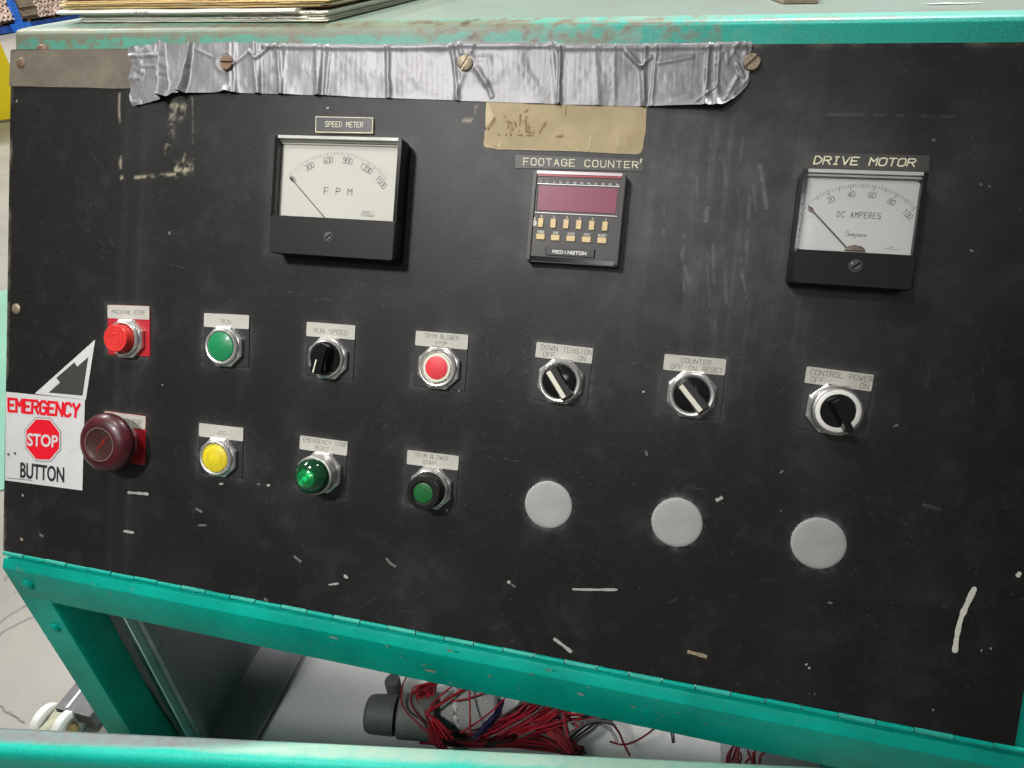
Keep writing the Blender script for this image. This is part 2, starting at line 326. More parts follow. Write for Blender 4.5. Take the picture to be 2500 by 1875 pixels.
def text(mb, s, x, y, h, cw_, th, z, adv=1.45, fn=None, slant=0, align='c', serif=''):
    """stroke lettering; x is centre (or left edge), y the base line, cw_ glyph width"""
    step = cw_ * adv; tot = step * (len(s) - 1) + cw_; x0 = x - tot / 2 if align == 'c' else x
    for i, ch in enumerate(s):
        if ch == ' ': continue
        for k, st in enumerate(G[ch + 's' if ch in serif else ch]):
            pts = [(x0 + i * step + (px / 4) * cw_ + slant * (py / 6) * h, y + py / 6 * h) for px, py in st]
            if fn: pts = [fn(*p) for p in pts]
            mb.ribbon(pts, th, z + k * 2e-5)
    return tot
def quadfn(c):
    """unit square -> quad c = TL, TR, BR, BL (v runs upward)"""
    TL, TR, BR, BL = [Vector(p[:2]) for p in c]
    return lambda u, v: tuple((BL * (1 - u) + BR * u) * (1 - v) + (TL * (1 - u) + TR * u) * v)
def fonttext(s, bold=0.0):
    cu = bpy.data.curves.new('lettering_tmp', 'FONT'); cu.body = s; cu.offset = bold; cu.resolution_u = 4
    o = bpy.data.objects.new('lettering_tmp', cu); COL.objects.link(o); dg = bpy.context.evaluated_depsgraph_get(); me = bpy.data.meshes.new_from_object(o.evaluated_get(dg))
    vs = [tuple(v.co) for v in me.vertices]; fs = [tuple(p.vertices) for p in me.polygons]
    bpy.data.objects.remove(o); bpy.data.curves.remove(cu); bpy.data.meshes.remove(me)
    xs = [v[0] for v in vs]; ys = [v[1] for v in vs]; x0, x1, y0, y1 = min(xs), max(xs), min(ys), max(ys)
    return [((v[0] - x0) / (x1 - x0), (v[1] - y0) / (y1 - y0)) for v in vs], fs
def numpy_noise(X, Y, sx_, sy_, seed, octs=4, rough=.55):
    rg = np.random.default_rng(seed); out = np.zeros_like(X); amp = 1; tot = 0
    for o in range(octs):
        T = rg.random((64, 64)); x = X * sx_ * 2 ** o + rg.random() * 50; y = Y * sy_ * 2 ** o + rg.random() * 50
        xi = np.floor(x).astype(int); yi = np.floor(y).astype(int); fx = x - xi; fy = y - yi; fx = fx * fx * (3 - 2 * fx); fy = fy * fy * (3 - 2 * fy)
        g = lambda a, b: T[a % 64, b % 64]
        out += amp * ((g(xi, yi) * (1 - fx) + g(xi + 1, yi) * fx) * (1 - fy) + (g(xi, yi + 1) * (1 - fx) + g(xi + 1, yi + 1) * fx) * fy); tot += amp; amp *= rough
    return out / tot
def grid_obj(name, P, m, parent, attrs=None, smooth=True):
    """P: array (ny, nx, 3)"""
    ny, nx, _ = P.shape; me = bpy.data.meshes.new(name); me.vertices.add(ny * nx); me.vertices.foreach_set('co', P.reshape(-1).astype(np.float32))
    i = (np.arange(ny - 1)[:, None] * nx + np.arange(nx - 1)[None, :]); q = np.stack([i, i + 1, i + nx + 1, i + nx], -1).reshape(-1, 4); n = len(q)
    me.loops.add(n * 4); me.loops.foreach_set('vertex_index', q.reshape(-1)); me.polygons.add(n)
    me.polygons.foreach_set('loop_start', np.arange(n) * 4); me.polygons.foreach_set('loop_total', np.full(n, 4)); me.update(calc_edges=True)
    for k, a in (attrs or {}).items():
        at_ = me.attributes.new(k, 'FLOAT', 'POINT'); at_.data.foreach_set('value', np.clip(a, 0, 1).reshape(-1).astype(np.float32))
    if smooth: me.polygons.foreach_set('use_smooth', np.ones(n, bool))
    me.materials.append(m); o = bpy.data.objects.new(name, me); COL.objects.link(o); o.parent = parent; return o

# ------------------------------------------------------------------ setting
floor = MB().add([(-40, -30, 0), (30, -30, 0), (30, 40, 0), (-40, 40, 0)], [(0, 1, 2, 3)]).build('floor', M['floor'], fix=0); tag(floor, None, None, kind='structure')
a0, a1 = at(0, 713, 2, 0), at(0, 1200, 2, 0)
ld_ = Vector((.69, .72, 0)) * 2
lane = MB().add([(*(a0 - ld_).xy, .004), (*(a1 - ld_).xy, .004), (*(a1 + ld_).xy, .004), (*(a0 + ld_).xy, .004)], [(0, 1, 2, 3)]).build('painted_floor_lane', M['mint'], fix=0); tag(lane, None, None, kind='structure')
crk = MB()
for pts in (((0, 1520), (30, 1500), (70, 1475)), ((0, 1550), (40, 1525), (85, 1505)), ((0, 1725), (30, 1745), (60, 1765)), ((10, 1420), (25, 1400), (45, 1395))):
    P = [at(u, v, 2, 0) for u, v in pts]; P = [p for p in catmull(P, 5)]
    crk.ribbon([(p.x + rnd.uniform(-.004, .004), p.y + rnd.uniform(-.004, .004)) for p in P], .002, .003)
tag(crk.build('floor_cracks', M['crack'], smooth=0, fix=0), None, None, kind='structure')

# ------------------------------------------------------------------ console
XL, XR, XB = -0.1158, 0.7677, 0.781
YB, YT = -0.2531, 0.2253
con = empty('control_console', 'green steel operator console with a sloping black control panel', 'control console'); con.location = (.33, .2, 0)
def cpart(o):
    o.parent = con; o.matrix_parent_inverse = Matrix.Translation((-.33, -.2, 0)); return o
def sub(o, par):                            # sub-part given in world coordinates under a part of the console
    o.parent = par; o.matrix_parent_inverse = par.matrix_basis.inverted() if par.parent is None else (par.parent.matrix_basis @ par.matrix_parent_inverse @ par.matrix_basis).inverted(); return o

# plate data: TL, TR of each legend plate in the photograph
PL = {'mstop': ((262.4, 743.9), (367.7, 747.6)), 'run': ((498.2, 764), (609.1, 769.2)), 'speed': ((749, 785.2), (867.4, 793.9)), 'tstop': ((1015.4, 806.6), (1143.9, 817)),
      'down': ((1310, 833.9), (1448, 849.6)), 'count': ((1622.2, 863.1), (1772.2, 876.2)), 'power': ((1969.6, 893.3), (2136, 914.6)),
      'estop': ((255.5, 1003.1), (358, 1016.6)), 'jog': ((486.2, 1032.3), (594.7, 1044.3)), 'ereset': ((732.7, 1062.4), (848.4, 1078.1)), 'tstart': ((994.7, 1097.6), (1119.4, 1112.9))}
PLUG = [pp(1339.5, 1231.4), pp(1652.4, 1274.5), pp(1997.3, 1325.4)]
def build_panel():
    nx, ny = 900, 490
    x = np.linspace(XL, XR, nx); y = np.linspace(YB, YT, ny); X, Y = np.meshgrid(x, y)
    big = numpy_noise(X, Y, 9, 9, 1); mid = numpy_noise(X, Y, 45, 45, 2, 5, .65); fine = numpy_noise(X, Y, 260, 260, 3, 2)
    dust = np.clip((big - .42) * .26, 0, 1) * (.4 + mid) + np.clip(mid - .55, 0, 1) * .25 + np.clip(fine - .7, 0, 1) * .25
    dust_sheen = np.exp(-(((X - .51) / .13) ** 2 + ((Y - .12) / .10) ** 2)); dust += dust_sheen * (.26 + .55 * (mid - .3)); dust += .10 * np.exp(-(((X - .38) / .10) ** 2 + ((Y - .16) / .08) ** 2))  # paler centre: dust, with the panel's sheen painted in
    streak = numpy_noise(X, Y, 150, 9, 5, 3, .6); sm = np.exp(-(((X - .53) / .055) ** 2 + ((Y - .10) / .10) ** 2))
    dust += sm * np.clip(streak - .52, 0, 1) * 1.7 * (mid + .3)
    for xc, w, a in ((.012, .004, .05), (.033, .014, .05), (.03, .002, .05), (.62, .02, .05), (.69, .02, .04)):   # faint vertical smears
        dust += a * np.exp(-((X - xc - .01 * (Y)) / w) ** 2) * (.4 + numpy_noise(X, Y, 30, 14, int(xc * 999) + 11))
    for px, py in PLUG:
        d = np.hypot(X - px, Y - py); dust += np.exp(-np.clip(d - .0192, 0, 1) / .0018) * np.clip(fine * 1.6 + mid - .75, 0, 1) * (.35 + .6 * np.sin(np.arctan2(Y - py, X - px)) ** 2) + .05 * np.exp(-np.clip(d - .019, 0, 1) / .008) * mid
    for k, (a, b) in PL.items():
        q = pp(*a); x0, y1 = q[0], q[1]; x1, y0 = x0 + .0452, y1 - .0457
        dx = np.maximum(np.maximum(x0 - X, X - x1), 0); dy = np.maximum(np.maximum(y0 - Y, Y - y1), 0); d = np.hypot(dx, dy)
        dust += .30 * np.exp(-d / .0022) * (.2 + mid * fine * 2.2) + .06 * np.exp(-d / .012) * mid * 2
    for c in (((660, 330), (995, 640)), ((1290, 415), (1530, 660)), ((1930, 410), (2270, 720))):
        (x0, y1), (x1, y0) = pp(*c[0]), pp(*c[1])
        d = np.hypot(np.maximum(np.maximum(x0 - X, X - x1), 0), np.maximum(np.maximum(y0 - Y, Y - y1), 0)); dust += .12 * np.exp(-d / .003) * (mid + .3)
    hx, hy = (XR - XL) / (nx - 1), (YT - YB) / (ny - 1)
    def line(A, p0, p1, w, amp, seed, thr=.4, fq=170):
        ax_, ay = pp(*p0); bx, by = pp(*p1); L = math.hypot(bx - ax_, by - ay); ux, uy = (bx - ax_) / L, (by - ay) / L; m_ = w * 4 + .002
        i0, i1 = max(0, int((min(ax_, bx) - m_ - XL) / hx)), int((max(ax_, bx) + m_ - XL) / hx) + 2; j0, j1 = max(0, int((min(ay, by) - m_ - YB) / hy)), int((max(ay, by) + m_ - YB) / hy) + 2
        x_, y_ = X[j0:j1, i0:i1], Y[j0:j1, i0:i1]
        if x_.size == 0: return
        s = (x_ - ax_) * ux + (y_ - ay) * uy; t = -(x_ - ax_) * uy + (y_ - ay) * ux; nn = numpy_noise(x_, y_, fq, fq, seed, 3)
        A[j0:j1, i0:i1] += amp * np.exp(-((t + (nn - .5) * w * 1.5) / w) ** 2) * ((s > 0) & (s < L)) * np.clip((nn - thr) * 4, 0, 1)
    rg = random.Random(3)
    for i in range(16):                      # faint fine scratches
        u, v = rg.uniform(1550, 1850), rg.uniform(300, 640); line(dust, (u, v), (u + rg.uniform(-10, 16), v + rg.uniform(40, 150)), .0006, .5, 40 + i, .35)
    for i in range(22):
        u, v = rg.uniform(100, 2400), rg.uniform(350, 1500); line(dust, (u, v), (u + rg.uniform(-60, 90), v + rg.uniform(-20, 60)), .0004, .35, 70 + i, .42)
    for i in range(260):                     # rubbed clusters of hairline scratches
        if i % 13 == 0: cu, cv, ca_ = rg.uniform(60, 2430), rg.uniform(300, 1550), rg.uniform(0, 3.1)
        u, v = cu + rg.gauss(0, 60), cv + rg.gauss(0, 50); a_ = ca_ + rg.gauss(0, .35); l_ = rg.uniform(8, 60)
        line(dust, (u, v), (u + l_ * math.cos(a_), v + l_ * math.sin(a_)), .00035, rg.uniform(.08, .30), 200 + i, .40)
    spk = np.random.default_rng(5).random(X.shape); dust += (spk > .997) * .16 * (mid + .2) + (spk < .0005) * .4
    line(dust, (1855, 400), (1872, 510), .0012, .7, 21, .3); line(dust, (1730, 505), (1722, 545), .0016, .6, 22, .3); line(dust, (1660, 600), (1690, 720), .0012, .5, 23, .3); line(dust, (1830, 480), (1822, 650), .0012, .5, 24, .3)
    line(dust, (2010, 278), (2330, 285), .0007, .35, 25, .4); line(dust, (2250, 1230), (2300, 1245), .0008, .4, 26, .3)
    tan = np.zeros_like(X)
    line(tan, (292, 225), (292, 300), .0010, .8, 30, .30); line(tan, (294, 380), (296, 436), .0012, .9, 31, .3); line(tan, (292, 435), (430, 424), .0013, 1.0, 32, .38)
    line(tan, (424, 262), (418, 350), .0030, .8, 33, .46, 260); line(tan, (412, 352), (408, 378), .0024, .8, 34, .43, 260); line(tan, (445, 285), (442, 300), .002, .6, 134, .4, 260); line(tan, (452, 370), (448, 400), .0012, .6, 135, .38, 260); line(tan, (455, 262), (440, 262), .003, .8, 35, .4); line(tan, (470, 235), (472, 400), .0007, .45, 36, .4)
    line(tan, (425, 412), (472, 408), .0046, 1.0, 37, .42, 260); line(tan, (455, 270), (415, 258), .0040, .7, 137, .44, 260); line(tan, (1126, 292), (1158, 294), .0016, .8, 38, .3); line(tan, (1160, 255), (1160, 295), .0022, .7, 39, .45)
    e = np.clip(1 - (X - XL) / .004, 0, 1); tan += e * np.clip(mid - .45, 0, 1) * 1.8
    e = np.clip(1 - (YT - Y) / .004, 0, 1); tan += e * np.clip(mid - .50, 0, 1) * 1.2
    zz = (numpy_noise(X, Y, 5, 5, 9) - .5) * .0006
    P = np.stack([X, Y, zz], -1); o = grid_obj('panel', P, M['panel'], None, {'dust': dust * .8, 'tan': tan}); o.matrix_world = PM; return cpart(o)
def setpart(o, mw):                         # place a mesh given in panel coordinates
    o.matrix_world = mw; return o
panel = build_panel()
rim = MB()
rim.box(XL, XR, YB, YT, -.003, -.0009).build('panel_rim', M['edge'], panel, smooth=0)
def chip(pts, m, w, z=.0005, name='paint_chip'):
    mb = MB(); P = [pp(u, v) for u, v in pts]; P = catmull([(p[0], p[1], 0) for p in P], 6) if len(P) > 2 else [Vector((P[0][0] + (P[1][0] - P[0][0]) * t / 5, P[0][1] + (P[1][1] - P[0][1]) * t / 5, 0)) for t in range(6)]
    L = [];Rr = []
    for i, p in enumerate(P):
        d = P[min(i + 1, len(P) - 1)] - P[max(i - 1, 0)]; d.normalize(); ww = w * (.75 + rnd.random() * .4) / 2 * (.55 if i in (0, len(P) - 1) else 1)
        L.append((p.x - d.y * ww, p.y + d.x * ww, z)); Rr.append((p.x + d.y * ww, p.y - d.x * ww, z))
    n = len(P); mb.add(L + Rr, [(i, i + 1, n + i + 1, n + i) for i in range(n - 1)]); return mb.build(name, m, panel, smooth=0)
chip([(2380, 1432), (2362, 1470), (2345, 1510), (2335, 1555), (2330, 1593)], M['chalk'], .0036, name='paint_stroke')
for pts, m, w in (([(2490, 1396), (2482, 1408)], 'chalk', .0028), ([(2394, 1587), (2397, 1588)], 'chip', .0022), ([(2416, 1583), (2420, 1582)], 'chip', .002), ([(1966, 1620), (1970, 1623)], 'chip', .0022), ([(1973, 1628), (1977, 1632)], 'chip', .002),
                  ([(1975, 1693), (1977, 1694)], 'chip_dim', .002), ([(1987, 1693), (1990, 1694)], 'chip_dim', .002), ([(2274, 1731), (2281, 1733)], 'chip_dim', .002), ([(1397, 1438), (1440, 1439), (1508, 1439)], 'chip', .0020),
                  ([(1352, 1558), (1375, 1575), (1396, 1592)], 'chip', .0030), ([(1678, 1590), (1702, 1596), (1726, 1603)], 'chip_tan', .0030), ([(1239, 1418), (1246, 1423)], 'chip', .0024), ([(1247, 1424), (1259, 1433)], 'chip_dim', .0018),
                  ([(312, 1202), (340, 1204), (364, 1206)], 'chip', .0026), ([(803, 1427), (828, 1424)], 'chip', .0018), ([(840, 1404), (850, 1411)], 'chip', .0028), ([(943, 1362), (954, 1375), (968, 1383)], 'chip_dim', .0024),
                  ([(718, 1357), (732, 1368), (736, 1372)], 'chip_dim', .0026), ([(645, 1460), (655, 1467)], 'chip_dim', .0026), ([(478, 1241), (495, 1250)], 'chip_dim', .0024), ([(484, 1282), (506, 1282)], 'chip_dim', .0018), ([(302, 1296), (328, 1300)], 'chip', .0024),
                  ([(1747, 1221), (1756, 1218), (1764, 1213)], 'chip', .0028), ([(1576, 1100), (1580, 1112)], 'chip_dim', .002), ([(1571, 954), (1571, 958)], 'chip', .002), ([(2370, 613), (2372, 611)], 'chip', .0028), ([(2275, 340), (2283, 345)], 'chip_dim', .0022),
                  ([(2390, 452), (2398, 450)], 'chip_dim', .002), ([(2412, 454), (2417, 457)], 'chip_dim', .002), ([(412, 569), (418, 570)], 'chip_dim', .0028), ([(536, 1181), (546, 1181)], 'chip', .0022), ([(628, 1182), (636, 1182)], 'chip_dim', .0018),
                  ([(652, 1185), (660, 1184)], 'chip', .0022), ([(40, 246), (44, 248)], 'chip_tan', .0024), ([(50, 1314), (58, 1318)], 'chip_tan', .003), ([(97, 1303), (108, 1310)], 'chip_dim', .003), ([(55, 1210), (58, 1208)], 'chip', .0028),
                  ([(1090, 1245), (1094, 1247)], 'chip', .002), ([(1120, 951), (1124, 953)], 'chip', .0022), ([(395, 938), (400, 941)], 'chip_dim', .002), ([(2180, 1042), (2192, 1036)], 'chip_dim', .0018), ([(1903, 1155), (1912, 1148)], 'chip_dim', .0016),
                  ([(800, 262), (802, 266)], 'chip', .0022), ([(2020, 1470), (2032, 1472)], 'chip_dim', .0018), ([(1905, 1245), (1908, 1248)], 'chip_dim', .0018)):
    chip(pts, M[m], w)
# panel screws
def screw(u, v, r, m, slot=None, dome=.0022, z=0.0, par=panel, name='screw'):
    mb = MB(); c = pp(u, v, z + dome)
    if slot is None: mb.lathe([(r, 0), (r, dome * .4), (r * .8, dome * .8), (r * .4, dome), (0, dome)], 28)
    else:                                    # two half discs either side of the slot
        sw = r * .13
        for sgn in (1, -1):
            arc = []
            a0 = math.asin(sw / r)
            for k in range(13): t = a0 + (math.pi - 2 * a0) * k / 12; arc.append((r * math.cos(t), sgn * r * math.sin(t)))
            if sgn < 0: arc.reverse()
            mb.prism(arc, 0, dome, r * .12, dome * .3)
        mb.lathe([(r * .98, 0), (r * .98, dome * .45), (0, dome * .45)], 24)
        ca, sa = math.cos(slot), math.sin(slot); mb.v = [(p[0] * ca - p[1] * sa, p[0] * sa + p[1] * ca, p[2]) for p in mb.v]
    o = mb.build(name, m, par); o.location = (c[0], c[1], z); return o
screw(48, 152, .0050, M['rust'], None, .0018)
screw(551, 152, .0062, M['rust'], R_(-3), .0030, .0018)
screw(1135, 152, .0060, M['bronze'], R_(60), .0014, .0018)
screw(1836, 150, .0060, M['bronze'], R_(47), .0034)
screw(36, 754, .0050, M['bronze'], None, .002)

# bench top and its folded, worn front edge
def build_top():
    def prof(t):                             # t 0..1 from under the panel edge up and over the fold (y, z world)
        p0 = W(0, .2243, -.0055); p1 = W(0, .2385, -.0045); p2 = Vector((0, .1335, 1.3372)); p3 = Vector((0, .150, 1.338))
        pts = [p0, p0.lerp(p1, .5), p1, p1.lerp(p2, .45) + Vector((0, -.0008, .0006)), p2, p3]; q = catmull(pts, 8); k = t * (len(q) - 1); i = min(int(k), len(q) - 2); return q[i].lerp(q[i + 1], k - i)
    nx, nt_ = 620, 26; x = np.linspace(XL - .0005, .80, nx); T = np.linspace(0, 1, nt_); P = np.zeros((nt_, nx, 3))
    for j, t in enumerate(T):
        p = prof(t); P[j, :, 0] = x; P[j, :, 1] = p.y; P[j, :, 2] = p.z
    X, Tt = np.meshgrid(x, T); S = Tt * .032
    n1 = numpy_noise(X, S, 38, 70, 51, 5, .65); n2 = numpy_noise(X, S, 140, 160, 52, 4, .7); n3 = numpy_noise(X, S, 12, 30, 53, 3)
    left = np.clip((.62 - X) / .12, 0, 1)
    band = np.clip((Tt - .30) / .15, 0, 1) * np.clip((.93 - Tt) / .08, 0, 1)
    wl = np.clip((.40 - X) / .1, 0, 1)
    wear = np.clip((n1 * .6 + n2 * .4 + band * .38 * wl + left * .15 - .57 - .06 * (1 - wl) * (Tt < .5)) * 6, 0, 1) * left * (.65 + .45 * n2); wear = np.maximum(wear, .46 * np.clip((.50 - X) / .2, 0, 1) * (.6 + .8 * n1))
    edge = np.exp(-((Tt - .74) / .10) ** 2); wear = np.maximum(wear, np.clip((n2 * .5 + n1 * .5 + edge * .22 * (X < .60) - .58) * 8, 0, 1) * edge * .9 * (X < .61))
    wear = np.maximum(wear, np.clip((n1 - .42) * 6, 0, 1) * np.exp(-(((X - .715 + .09) / .022) ** 2 + ((Tt - .78) / .08) ** 2)) * .7)
    dark = np.clip((n2 - .56) * 5, 0, 1) * np.exp(-((Tt - .80) / .06) ** 2) * wl + np.clip((n2 - .60) * 6, 0, 1) * np.exp(-((X - .33) / .06) ** 2)
    pale = np.exp(-((X - .43) / .09) ** 2) * np.clip((n2 - .40) * 4, 0, 1) * .8 + .45 * np.exp(-((Tt - .86) / .05) ** 2) * np.clip(n1 + .3, 0, 1) + np.clip((Tt - .86) / .12, 0, 1) * (.15 + .45 * (X > .33))
    return cpart(grid_obj('top_edge', P, M['trim'], None, {'wear': wear, 'dark': dark * .9, 'pale': pale}))
build_top()
cpart(MB().add([(XL, .150, 1.338), (.80, .150, 1.338), (.80, .56, 1.338), (XL, .56, 1.338), (XL, .150, 1.30), (.80, .150, 1.30), (.80, .56, 1.30), (XL, .56, 1.30)], [(0, 1, 2, 3), (7, 6, 5, 4), (1, 5, 6, 2), (3, 2, 6, 7), (0, 3, 7, 4)]).build('bench_top', M['top'], smooth=0))
# side walls: profile of the console
def side(x0, x1, name):
    pts = [(.1335, 1.334), (W(0, .238, -.006).y, W(0, .238, -.006).z), (W(0, -.262, -.006).y, W(0, -.262, -.006).z), (-.1345, .88), (-.142, .613), (-.146, .0), (.556, 0), (.556, 1.334)]
    n = len(pts); mb = MB(); mb.add([(x0, *p) for p in pts] + [(x1, *p) for p in pts], [tuple(range(n)), tuple(range(2 * n - 1, n - 1, -1))] + [(i, (i + 1) % n, n + (i + 1) % n, n + i) for i in range(n)])
    return cpart(mb.build(name, M['teal'], smooth=0))
side(XL + .0004, XL + .002, 'side_wall'); side(XB - .002, XB - .0004, 'side_wall')
cpart(MB().box(XL + .0025, XL + .0045, -.09, .55, .36, .88).build('inner_wall', M['inside'], smooth=0))
# frame strip round the panel
cz = W(0, 0, -.0035)
fr = MB(); fr.box(XR - .012, XB, YB - .02, YT - .002, -.012, -.0032); o = fr.build('panel_frame', M['teal'], smooth=0); o.matrix_world = PM; cpart(o)
# front rail under the hinge and left corner post: one folded steel surround, rail and post as parts
CRE = W(0, -.268, 0)
def fpl(z): return CRE.y + (CRE.z - z) * (.017 / .287)          # the front face leans a touch
def rail_profile():
    a = W(0, YB - .0045, -.0055); b = W(0, YB - .0078, -.0010); return [(0, 0), (W(0, -.2635, -.0001).y, W(0, -.2635, -.0001).z)][:0] + [(a.y, a.z), (b.y, b.z), (W(0, -.2625, -.0005).y, W(0, -.2625, -.0005).z), (W(0, -.2645, -.0003).y, W(0, -.2645, -.0003).z), (CRE.y, CRE.z + .0005), (-.1395, .8985), (-.1398, .8955), (-.1399, .8930), (-.1420, .8575), (-.1415, .8562), (-.110, .857)]
RP = rail_profile()
def extr(prof, x0, x1, nx=80):
    n = len(prof); mb = MB(); vs = []; fs = []
    for i in range(nx + 1): vs += [(x0 + (x1 - x0) * i / nx, y, z) for y, z in prof]
    for i in range(nx):
        for k in range(n - 1): fs.append((i * n + k, (i + 1) * n + k, (i + 1) * n + k + 1, i * n + k + 1))
    return mb.add(vs, fs)
rail = cpart(extr(RP, XL, XB).build('front_rail', M['teal'], smooth=25))
LXI = at(126, 1475, 1, -.142).x + .001
pm = MB(); zz = [.858, .75, .613, .4, .0]
def py(z): return -.142 + (.858 - z) * (-.0132 / .245)
pv = [(XL, py(z), z) for z in zz] + [(LXI, py(z), z) for z in zz] + [(LXI + .002, py(z) + .003, z) for z in zz] + [(LXI + .002, py(z) + .042, z) for z in zz] + [(XL, py(z) + .042, z) for z in zz]
k = len(zz); pf = []
for c in range(4):
    for i in range(k - 1): pf.append((c * k + i, c * k + i + 1, (c + 1) * k + i + 1, (c + 1) * k + i))
post = cpart(pm.add(pv, pf).build('corner_post', M['teal'], smooth=35))
pr = MB().box(XB - .045, XB, -.150, -.110, 0, .8565); cpart(pr.build('corner_post', M['teal'], smooth=0))
# gasket strips inside the post
gx = LXI + .003
for x0, w, m, nm, yo in ((gx, .010, 'gasket', 'gasket', .050), (gx + .0115, .0022, 'wiresteel', 'edge_strip', .047), (gx + .016, .008, 'gasket', 'gasket', .056)):
    mb = MB(); y0 = yo
    mb.add([(x0, py(.858) + y0, .857), (x0 + w, py(.858) + y0, .857), (x0 + w, py(.45) + y0, .43), (x0, py(.45) + y0, .43), (x0, py(.858) + y0 + .01, .857), (x0 + w, py(.858) + y0 + .01, .857), (x0 + w, py(.45) + y0 + .01, .43), (x0, py(.45) + y0 + .01, .43)],
           [(0, 1, 2, 3), (4, 5, 6, 7), (0, 4, 7, 3), (1, 5, 6, 2), (0, 1, 5, 4)]); cpart(mb.build(nm, M[m], smooth=0))
# hinge with one inch knuckles
hg = W(0, YB - .0022, -.0004)
hinge = cpart(MB().tube([(XL + .002, hg.y, hg.z), (XB - .012, hg.y, hg.z)], .0010, 8).build('hinge', M['steel']))
kx = at(156, 1366, 1, hg.y).x; pitch = .0256
nk0 = int((XL - kx) / pitch) - 1; KN = [MB().tube([(-.0123, 0, 0), (-.0115, 0, 0), (.0115, 0, 0), (.0123, 0, 0)], .0021, 10).build('knuckle', m_) for m_ in (M['teal'], mat('chalky_teal', (.015, .40, .31), .5, var=.25, scale=60))]; seen = [0, 0]
for i in range(nk0, nk0 + 40):
    x0 = kx + i * pitch; x1 = x0 + pitch
    if x1 < XL + .004 or x0 > XB - .006: continue
    x0 = max(x0, XL + .001); x1 = min(x1, XB - .002)
    j = i % 2 if rnd.random() < .8 else 0; o = KN[j] if not seen[j] else KN[j].copy()
    if seen[j]: COL.objects.link(o)
    seen[j] = 1
    o.scale.x = (x1 - x0) / pitch; o.location = ((x0 + x1) / 2, hg.y + rnd.uniform(-.0002, .0002), hg.z + (.0003 if i % 2 else -.0002)); o.rotation_euler = (R_(rnd.uniform(-20, 20)), 0, 0); sub(o, hinge)
# carriage bolts on the post
def wbolt(u, v, r, m):
    p = at(u, v, 1, py(.8) - .002 if v > 1450 else -.1432); mb = MB().lathe([(r, -.001), (r, .0008), (r * .85, .0016), (r * .5, .0023), (0, .0026)], 24); o = mb.build('bolt', m); o.matrix_world = Matrix.Translation(p + Vector((0, .002, 0))) @ Matrix.Rotation(R_(90), 4, 'X'); cpart(o)
wbolt(64, 1432, .0066, M['teal']); wbolt(130, 1537, .0060, M['teal'])
o = MB().lathe([(.0062, 0), (.0062, .003), (.004, .0052), (0, .0055)], 20).build('bolt', M['rust']); o.matrix_world = PM @ Matrix.Translation((*pp(94, 121, .0), -.006)); cpart(o)
# chips in the rail paint
def rchip(u, v, w, h, m):
    onup = v < 0
    p = at(u, abs(v), 1, -.1412); mb = MB(); n = 9
    mb.add([(p.x + math.cos(t) * w * (.7 + .5 * rnd.random()), p.y - .0006, p.z + math.sin(t) * h * (.7 + .5 * rnd.random())) for t in [2 * math.pi * k / n for k in range(n)]], [tuple(range(n))]); sub(mb.build('paint_chip', m, smooth=0, fix=0), rail)
for u, v, w, h, m in ((815, 1555, .0055, .0013, 'chip'), (946, 1576, .0022, .0012, 'chip_tan'), (1098, 1587, .0036, .0013, 'chip_tan'), (1050, 1636, .0080, .0016, 'chip_tan'), (1037, 1622, .004, .0008, 'chip_tan'), (1196, 1649, .0022, .0012, 'chip_tan'), (1340, 1634, .003, .0014, 'chip_tan'),
                      (1297, 1644, .0022, .001, 'chip_tan'), (1418, 1693, .0042, .0015, 'chip'), (1545, 1724, .0036, .0010, 'chip_tan'), (1100, 1666, .0020, .0009, 'chip'), (1153, 1683, .0045, .0010, 'chip'), (1300, 1645, .002, .001, 'chip_tan'), (228, 1424, .003, .0010, 'chip_tan'),
                      (270, 1448, .0015, .0016, 'chip_tan'), (505, 1517, .0013, .0009, 'chip'), (60, 1456, .0025, .0012, 'chip_tan'), (810, 1571, .001, .0007, 'chip'), (717, 1561, .0012, .0006, 'chip'), (1437, 1677, .002, .0006, 'chip')):
    rchip(u, v, w * .8, h, M[m])
for k in range(46):
    u = rnd.uniform(30, 2000); vt = 1385 + .185 * u + .000006 * u * u; rchip(u, vt + rnd.uniform(20, 88), rnd.uniform(.0005, .0016), rnd.uniform(.0003, .0008), M[rnd.choice(['chip_tan', 'chip_tan', 'rust', 'chip'])])

